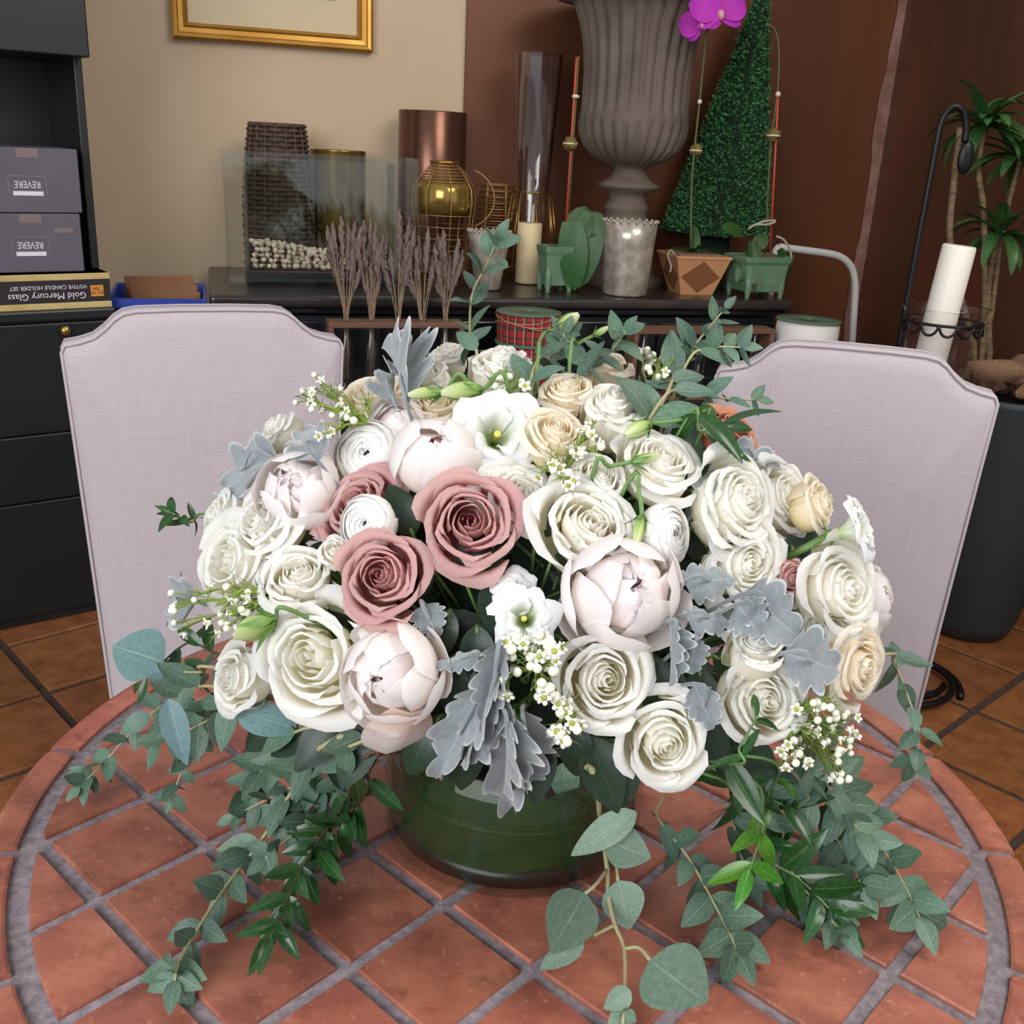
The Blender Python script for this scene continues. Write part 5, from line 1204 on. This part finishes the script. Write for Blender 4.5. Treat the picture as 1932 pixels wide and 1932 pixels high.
# left
sd1 = [Z(425, 1262, .985), Z(380, 1268, .97), Z(340, 1268, .955), Z(305, 1272, .945)]
spray('silver_dollar_spray', 'silver dollar eucalyptus with big round blue leaves beside the sideways white rose', EG, sd1, LF_RO, 'leaf_silver_dollar', 'stem_euca', .02, .99, 2, extra=[(Z(308, 1250, .95), (206, 1208), 1.12, 'leaf_silver_dollar'), (Z(318, 1318, .94), (352, 1446), .46, 'leaf_silver_dollar'), (Z(448, 1342, .96), (572, 1372), .60, 'leaf_silver_dollar'), (Z(385, 1270, .95), (350, 1240), .8, 'leaf_ruscus')])
spray('eucalyptus_spray', 'eucalyptus branch trailing over the table edge before the chair by the cabinet', EG, [D(440, 1300, .98), Z(345, 1310, .90), Z(270, 1360, .83), Z(195, 1440, .79), Z(150, 1485, .775)], LF_EU, 'leaf_eucalyptus', 'stem_euca', .040, .12, 13, tipsize=.5)
spray('eucalyptus_spray', 'dark eucalyptus twig hanging under the pale blue round leaf', EG, [D(440, 1310, .95), Z(390, 1370, .86), Z(350, 1440, .81), Z(322, 1510, .775)], LF_EU, 'leaf_eucalyptus', 'stem_euca', .034, .2, 7, tipsize=.5)
spray('ruscus_spray', 'dark narrow leaves behind the round blue leaf', RG, [D(460, 1250, .95), Z(400, 1230, .97), Z(350, 1215, .96), Z(265, 1290, .9)], LF_RU, 'leaf_ruscus', 'stem_brown', .036, .1, 8, pair=False, tipsize=.8)
spray('ruscus_spray', 'small green tip peeping out beside the profile rose', RG, [D(420, 990, .95), Y(360, 985, .02), Y(325, 968, .02)], LF_RU, 'leaf_ruscus', 'stem_green', .026, .4, 4, tipsize=.8)
# lower left
spray('eucalyptus_spray', 'eucalyptus branch with pale stem trailing toward the table edge', EG, [D(640, 1390, .95), Z(560, 1480, .84), Z(490, 1590, .79), Z(420, 1680, .772), Z(345, 1800, .765), Z(330, 1850, .76)], LF_EU, 'leaf_eucalyptus', 'stem_euca', .034, .1, 13, tipsize=.85, sr=.0026)
spray('eucalyptus_spray', 'bushy eucalyptus branch under the big drooping peony', EG, [D(680, 1400, .95), Z(600, 1460, .85), Z(520, 1500, .82), Z(440, 1540, .80)], LF_EU, 'leaf_eucalyptus', 'stem_euca', .034, .08, 12, tipsize=.6)
spray('eucalyptus_spray', 'short eucalyptus twig between drooping peony and vase', EG, [D(700, 1380, .92), Z(650, 1440, .86), Z(600, 1500, .82), Z(560, 1545, .80)], LF_EU, 'leaf_eucalyptus', 'stem_euca', .034, .08, 9, tipsize=.7)
spray('ruscus_spray', 'dark jasmine like spray hanging in front of the vase', RG, [D(700, 1420, .95), Z(650, 1520, .82), Z(590, 1600, .795), Z(545, 1690, .78), Z(512, 1770, .77)], LF_RU, 'leaf_ruscus', 'stem_brown', .036, .12, 12, tipsize=.95, sr=.0016, lean=.7)
spray('ruscus_spray', 'dark narrow spray beside the glass vase', RG, [D(720, 1430, .93), Z(690, 1500, .83), Z(640, 1560, .80), Z(600, 1620, .785)], LF_RU, 'leaf_ruscus', 'stem_brown', .036, .2, 8, tipsize=.95, sr=.0016, lean=.8)
spray('eucalyptus_spray', 'eucalyptus twig with a drooping tip under the large open white rose', EG, [D(600, 1370, .94), Z(530, 1420, .86), Z(480, 1470, .82), Z(455, 1520, .80)], LF_EU, 'leaf_eucalyptus', 'stem_euca', .036, .1, 10, tipsize=.6)
spray('eucalyptus_spray', 'dense eucalyptus branch between the jasmine like sprays', EG, [D(690, 1400, .92), Z(640, 1490, .83), Z(580, 1550, .80), Z(500, 1620, .785)], LF_EU, 'leaf_eucalyptus', 'stem_euca', .034, .1, 12, tipsize=.7)
spray('eucalyptus_spray', 'short bushy eucalyptus twig close under the sideways white rose', EG, [D(470, 1320, .95), Z(410, 1350, .90), Z(350, 1380, .86), Z(290, 1400, .83)], LF_EU, 'leaf_eucalyptus', 'stem_euca', .040, .05, 9, tipsize=.6)
# front silver dollar branch
gp = [D(1115, 1450, .96), Z(1130, 1530, .83), Z(1146, 1640, .790), Z(1148, 1690, .778), Z(1160, 1745, .768), Z(1178, 1790, .762), Z(1178, 1870, .760), Z(1175, 1932, .758)]
gx = lambda b, t, zb, zt, w_: (Z(*b, zb), tuple(Z(*t, zt)) if zb < .79 else t, w_, 'leaf_gunni')
spray('silver_dollar_spray', 'large leaved eucalyptus branch lying on the tiles before the vase', EG, gp, LF_RO, 'leaf_gunni', 'stem_euca', .02, .995, 2, sr=.003,
      extra=[gx((1145, 1585), (1225, 1618), .815, .80, 1.05), gx((1200, 1532), (1065, 1615), .845, .82, .42), gx((1104, 1686), (1032, 1805), .785, .775, .72), gx((1166, 1662), (1190, 1755), .79, .775, 1.0), gx((1100, 1770), (1012, 1835), .775, .770, .45), gx((1227, 1812), (1345, 1905), .768, .782, .92), gx((1190, 1870), (1135, 1905), .765, .762, .7), gx((1000, 1490), (960, 1612), .83, .80, .62), gx((860, 1420), (850, 1512), .86, .83, .75), gx((1190, 1440), (1150, 1500), .86, .84, .9), gx((1060, 1440), (1075, 1520), .87, .84, .8)])
fr_ = [o for o in col.objects if o.get('label', '').startswith('large leaved')][0]; FM_ = fr_.matrix_local.copy()
for pts in (((1146, 1640, .79), (1125, 1668, .79), (1104, 1686, .785)), ((1148, 1600, .80), (1162, 1630, .795), (1166, 1662, .79)), ((1178, 1790, .762), (1205, 1788, .765), (1227, 1812, .765)), ((1160, 1745, .768), (1140, 1755, .768), (1120, 1765, .768))):
    worldpart('twig', tube('twig', smooth_path([Z(*q) for q in pts], 8), .0018, 5), 'stem_euca', fr_, FM_)
# lower right
spray('eucalyptus_spray', 'thin eucalyptus twig trailing beside the large leaved branch', EG, [D(1235, 1470, .95), Z(1240, 1540, .82), Z(1300, 1620, .79), Z(1350, 1710, .772), Z(1395, 1800, .763)], LF_EU, 'leaf_eucalyptus', 'stem_euca', .034, .30, 8, tipsize=.95, sr=.0018)
spray('eucalyptus_spray', 'eucalyptus branch spreading widest over the tiles toward the chair by the planter', EG, [D(1480, 1420, .95), Z(1545, 1480, .84), Z(1620, 1540, .80), Z(1690, 1640, .78), Z(1735, 1730, .765)], LF_EU, 'leaf_eucalyptus', 'stem_euca', .040, .1, 11, tipsize=.95)
spray('eucalyptus_spray', 'eucalyptus branch below the bright glossy green leaves', EG, [D(1450, 1430, .93), Z(1540, 1530, .82), Z(1590, 1600, .79), Z(1630, 1680, .775)], LF_EU, 'leaf_eucalyptus', 'stem_euca', .038, .15, 10, tipsize=.8)
spray('eucalyptus_spray', 'low eucalyptus twig lying under the glossy leaf tips', EG, [D(1380, 1450, .92), Z(1450, 1580, .80), Z(1520, 1680, .772), Z(1590, 1760, .762)], LF_EU, 'leaf_eucalyptus', 'stem_euca', .034, .25, 9, tipsize=.8)
spray('eucalyptus_spray', 'short eucalyptus twig with pale leaves beside the vase', EG, [D(1350, 1450, .9), Z(1380, 1540, .80), Z(1400, 1620, .775), Z(1420, 1670, .765)], LF_EU, 'leaf_eucalyptus', 'stem_euca', .030, .3, 6, tipsize=.8)
spray('eucalyptus_spray', 'eucalyptus twig hanging down along the chair by the planter', EG, [D(1640, 1240, .95), Y(1685, 1250, -.03), Y(1715, 1320, -.05), Y(1735, 1390, -.06), Y(1720, 1440, -.06)], LF_EU, 'leaf_eucalyptus', 'stem_euca', .040, .15, 7, tipsize=.7)
spray('ruscus_spray', 'glossy green ruscus branch below the crossed white rose', RG, [D(1330, 1460, .96), Z(1390, 1500, .86), Z(1460, 1525, .83), Z(1520, 1510, .83)], LF_RU, 'leaf_ruscus', 'stem_green', .046, .2, 7, tipsize=.9)
spray('ruscus_spray', 'bright glossy leaves glowing between waxflower and eucalyptus', RG, [D(1440, 1430, 1.0), Z(1450, 1500, .86), Z(1440, 1560, .84), Z(1415, 1640, .82)], LF_RU, 'leaf_bright', 'stem_green', .046, .2, 4, tipsize=.9)
spray('ruscus_spray', 'glossy ruscus tip with long leaves pointing to the table edge', RG, [D(1420, 1470, .95), Z(1430, 1600, .81), Z(1510, 1660, .79), Z(1570, 1720, .775)], LF_RU, 'leaf_ruscus', 'stem_green', .050, .3, 7, tipsize=.9)
spray('ruscus_spray', 'dark pointed leaves crossing the low white rose', RG, [D(1370, 1440, 1.02), D(1395, 1410, 1.06), D(1430, 1350, 1.09)], LF_NA, 'leaf_ruscus', 'stem_green', .032, .3, 2, tipsize=.8)
spray('eucalyptus_spray', 'dark eucalyptus twig close under the thick waxflower sprig', EG, [D(1500, 1400, .95), Z(1560, 1480, .86), Z(1600, 1540, .83), Z(1640, 1590, .81)], LF_EU, 'leaf_eucalyptus', 'stem_euca', .040, .05, 9, tipsize=.7)
spray('ruscus_spray', 'dark ruscus leaves close under the lowest white roses', RG, [D(1350, 1420, .95), Z(1380, 1470, .88), Z(1440, 1500, .86), Z(1500, 1530, .84)], LF_RU, 'leaf_ruscus', 'stem_green', .044, .05, 8, tipsize=.9)
# leaves filling the inside of the bouquet and its collar
k = 0
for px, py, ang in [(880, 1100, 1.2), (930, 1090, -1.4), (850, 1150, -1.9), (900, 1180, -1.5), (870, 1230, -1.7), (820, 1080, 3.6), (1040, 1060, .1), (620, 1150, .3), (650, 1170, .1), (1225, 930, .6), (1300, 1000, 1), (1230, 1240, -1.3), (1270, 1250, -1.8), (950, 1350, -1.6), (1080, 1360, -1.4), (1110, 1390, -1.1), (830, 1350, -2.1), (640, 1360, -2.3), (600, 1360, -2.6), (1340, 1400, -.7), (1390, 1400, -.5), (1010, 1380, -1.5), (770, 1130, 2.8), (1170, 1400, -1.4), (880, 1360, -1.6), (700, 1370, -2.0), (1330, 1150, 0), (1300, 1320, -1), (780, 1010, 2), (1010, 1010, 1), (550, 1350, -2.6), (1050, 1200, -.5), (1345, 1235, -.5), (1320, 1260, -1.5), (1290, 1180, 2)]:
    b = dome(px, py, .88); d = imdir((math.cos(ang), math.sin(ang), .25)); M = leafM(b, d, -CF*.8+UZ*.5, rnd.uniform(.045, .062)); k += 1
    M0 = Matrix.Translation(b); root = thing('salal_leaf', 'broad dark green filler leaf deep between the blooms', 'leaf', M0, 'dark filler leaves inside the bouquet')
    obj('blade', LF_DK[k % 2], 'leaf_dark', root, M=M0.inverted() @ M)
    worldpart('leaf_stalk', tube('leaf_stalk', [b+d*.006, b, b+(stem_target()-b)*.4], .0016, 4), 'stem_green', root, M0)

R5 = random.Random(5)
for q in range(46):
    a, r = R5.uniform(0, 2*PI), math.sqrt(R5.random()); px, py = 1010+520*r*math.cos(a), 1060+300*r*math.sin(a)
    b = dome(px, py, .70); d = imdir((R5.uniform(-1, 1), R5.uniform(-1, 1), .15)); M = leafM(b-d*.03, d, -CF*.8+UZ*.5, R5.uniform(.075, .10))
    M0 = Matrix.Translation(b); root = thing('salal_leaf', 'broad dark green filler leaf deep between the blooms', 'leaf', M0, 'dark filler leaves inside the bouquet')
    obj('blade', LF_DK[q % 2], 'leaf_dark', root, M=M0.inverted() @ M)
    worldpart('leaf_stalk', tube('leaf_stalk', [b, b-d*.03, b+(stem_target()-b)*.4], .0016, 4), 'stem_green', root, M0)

# ================================================================== waxflower
WB = sphere('bud', 1, 8, 6)
WF = []
V = []; F = []
cup = lathe('c', [(.15, -.9), (.45, -.5), (.60, 0), (.62, .06), (.46, .02), (.001, -.25)], 10)
pts_ = [(cup, None)]
for q in range(5):
    a = q*2*PI/5; pts_.append((sphere('p', .40, 7, 4, (1, .9, .35)), Matrix.Rotation(a, 4, 'Z') @ Matrix.Translation((.66, 0, .10)) @ Matrix.Rotation(-.35, 4, 'Y')))
WFL = join('blossom', pts_)
WCE = sphere('centre', .42, 8, 5, (1, 1, .5)); WCE.transform(Matrix.Translation((0, 0, .02)))
def wax(label, base, tips, nb, nf, k=1.05, rb=.0029, rf=.0047, needles=90, spread=26, y=None):
    at = (lambda p, kk: dome(*p, kk)) if y is None else (lambda p, kk: aty(*p, y))
    b = at(base, k-.04); M0 = Matrix.Translation(b); root = thing('waxflower_sprig', label, 'waxflower', M0, 'waxflower sprigs in the bouquet'); Mi = M0.inverted()
    tw = []; ends = []; mp = mpp(b)
    for tp in tips:
        t = at(tp, k); m = b.lerp(t, .5)+Vector((rnd.uniform(-.006, .006), rnd.uniform(-.006, .006), rnd.uniform(0, .008)))
        P = smooth_path([b, m, t], 8); worldpart('twig', tube('twig', P, .0011, 4), 'wax_needle', root, M0)
        tw.append(P)
        for q in range(6):
            e = t+(CR*rnd.uniform(-1, 1)+CU*rnd.uniform(-1, 1))*spread*mp*.75-CF*rnd.uniform(-.004, .012); s = P[rnd.randrange(len(P)//2, len(P))]
            worldpart('twiglet', tube('twiglet', [s, s.lerp(e, .5)+UZ*.001, e], .0006, 3), 'wax_needle', root, M0); ends.append((e, (e-s).normalized()))
    rnd.shuffle(ends)
    for q, (e, d) in enumerate(ends[:nb+nf]):
        if q < nf: obj('centre', WCE, 'wax_centre', obj('blossom', WFL, 'wax_petal', root, M=Mi @ frame(e, d-CF*.5, rnd.uniform(0, 6), rf*rnd.uniform(.85, 1.15))))
        else: obj('bud', WB, 'wax_bud', root, M=Mi @ Matrix.Translation(e) @ Matrix.Scale(rb*rnd.uniform(.8, 1.2), 4))
    VV = []; FF = []
    for q in range(needles):
        P = tw[rnd.randrange(len(tw))]; s = P[rnd.randrange(len(P))]; d = ((P[-1]-P[0]).normalized()+Vector((rnd.uniform(-1, 1), rnd.uniform(-1, 1), rnd.uniform(-1, 1)))*.8).normalized(); L = rnd.uniform(.010, .019); o1 = d.orthogonal().normalized()*.0007; o2 = d.cross(o1)
        i = len(VV); VV += [s+o1, s-o1*.5+o2, s-o1*.5-o2, s+d*L]; FF += [(i, i+1, i+3), (i+1, i+2, i+3), (i+2, i, i+3)]
    o = worldpart('needles', mk('needles', VV, FF), 'wax_needle', root, M0); o['kind'] = 'stuff'
wax('waxflower sprig spreading beside the creamy rose, before the chair by the cabinet', (690, 800), ((572, 745), (600, 760), (625, 735), (640, 770), (655, 790), (620, 820), (690, 765), (605, 725)), 14, 12, 1.06)
wax('waxflower twigs hanging before the pale blue grey leaf', (520, 1130), ((345, 1135), (380, 1120), (410, 1140), (440, 1120), (470, 1145), (430, 1165), (345, 1185), (480, 1115), (415, 1190)), 22, 9, 1.06, needles=120)
wax('beaded waxflower cluster with open cups under the greenish lisianthus', (1010, 1260), ((955, 1225), (985, 1215), (1020, 1210), (1050, 1225), (965, 1255), (1000, 1250), (1040, 1250), (950, 1295), (1010, 1300), (1040, 1310)), 34, 16, 1.10, rb=.0035, rf=.0052, spread=22)
wax('small waxflower tuft hanging between the two lowest white roses', (1060, 1350), ((1045, 1385), (1070, 1390), (1085, 1370), (1055, 1335)), 9, 9, 1.06, rf=.0058, needles=25, spread=18)
wax('thick waxflower sprig with many needles beside the table edge', (1480, 1360), ((1520, 1340), (1560, 1330), (1590, 1360), (1600, 1400), (1570, 1420), (1530, 1390), (1500, 1410), (1585, 1450), (1480, 1420), (1560, 1380)), 36, 24, 1.04, needles=600, spread=32)
wax('waxflower sprig in front of the cream rose, above the small white rose', (1060, 900), ((1120, 800), (1105, 825), (1125, 850), (1085, 850), (1050, 875), (1030, 890), (1070, 905)), 16, 12, 1.05, spread=18)
wax('waxflower sprig standing up between the upper eucalyptus leaves', (1225, 735), ((1215, 670), (1240, 680), (1225, 700), (1260, 690), (1300, 650), (1250, 715)), 16, 12, 1.02, spread=18)
wax('short upright waxflower tuft behind the open lisianthus', (950, 765), ((935, 715), (955, 710), (975, 720), (940, 735), (985, 735)), 8, 6, 1.04, spread=14)
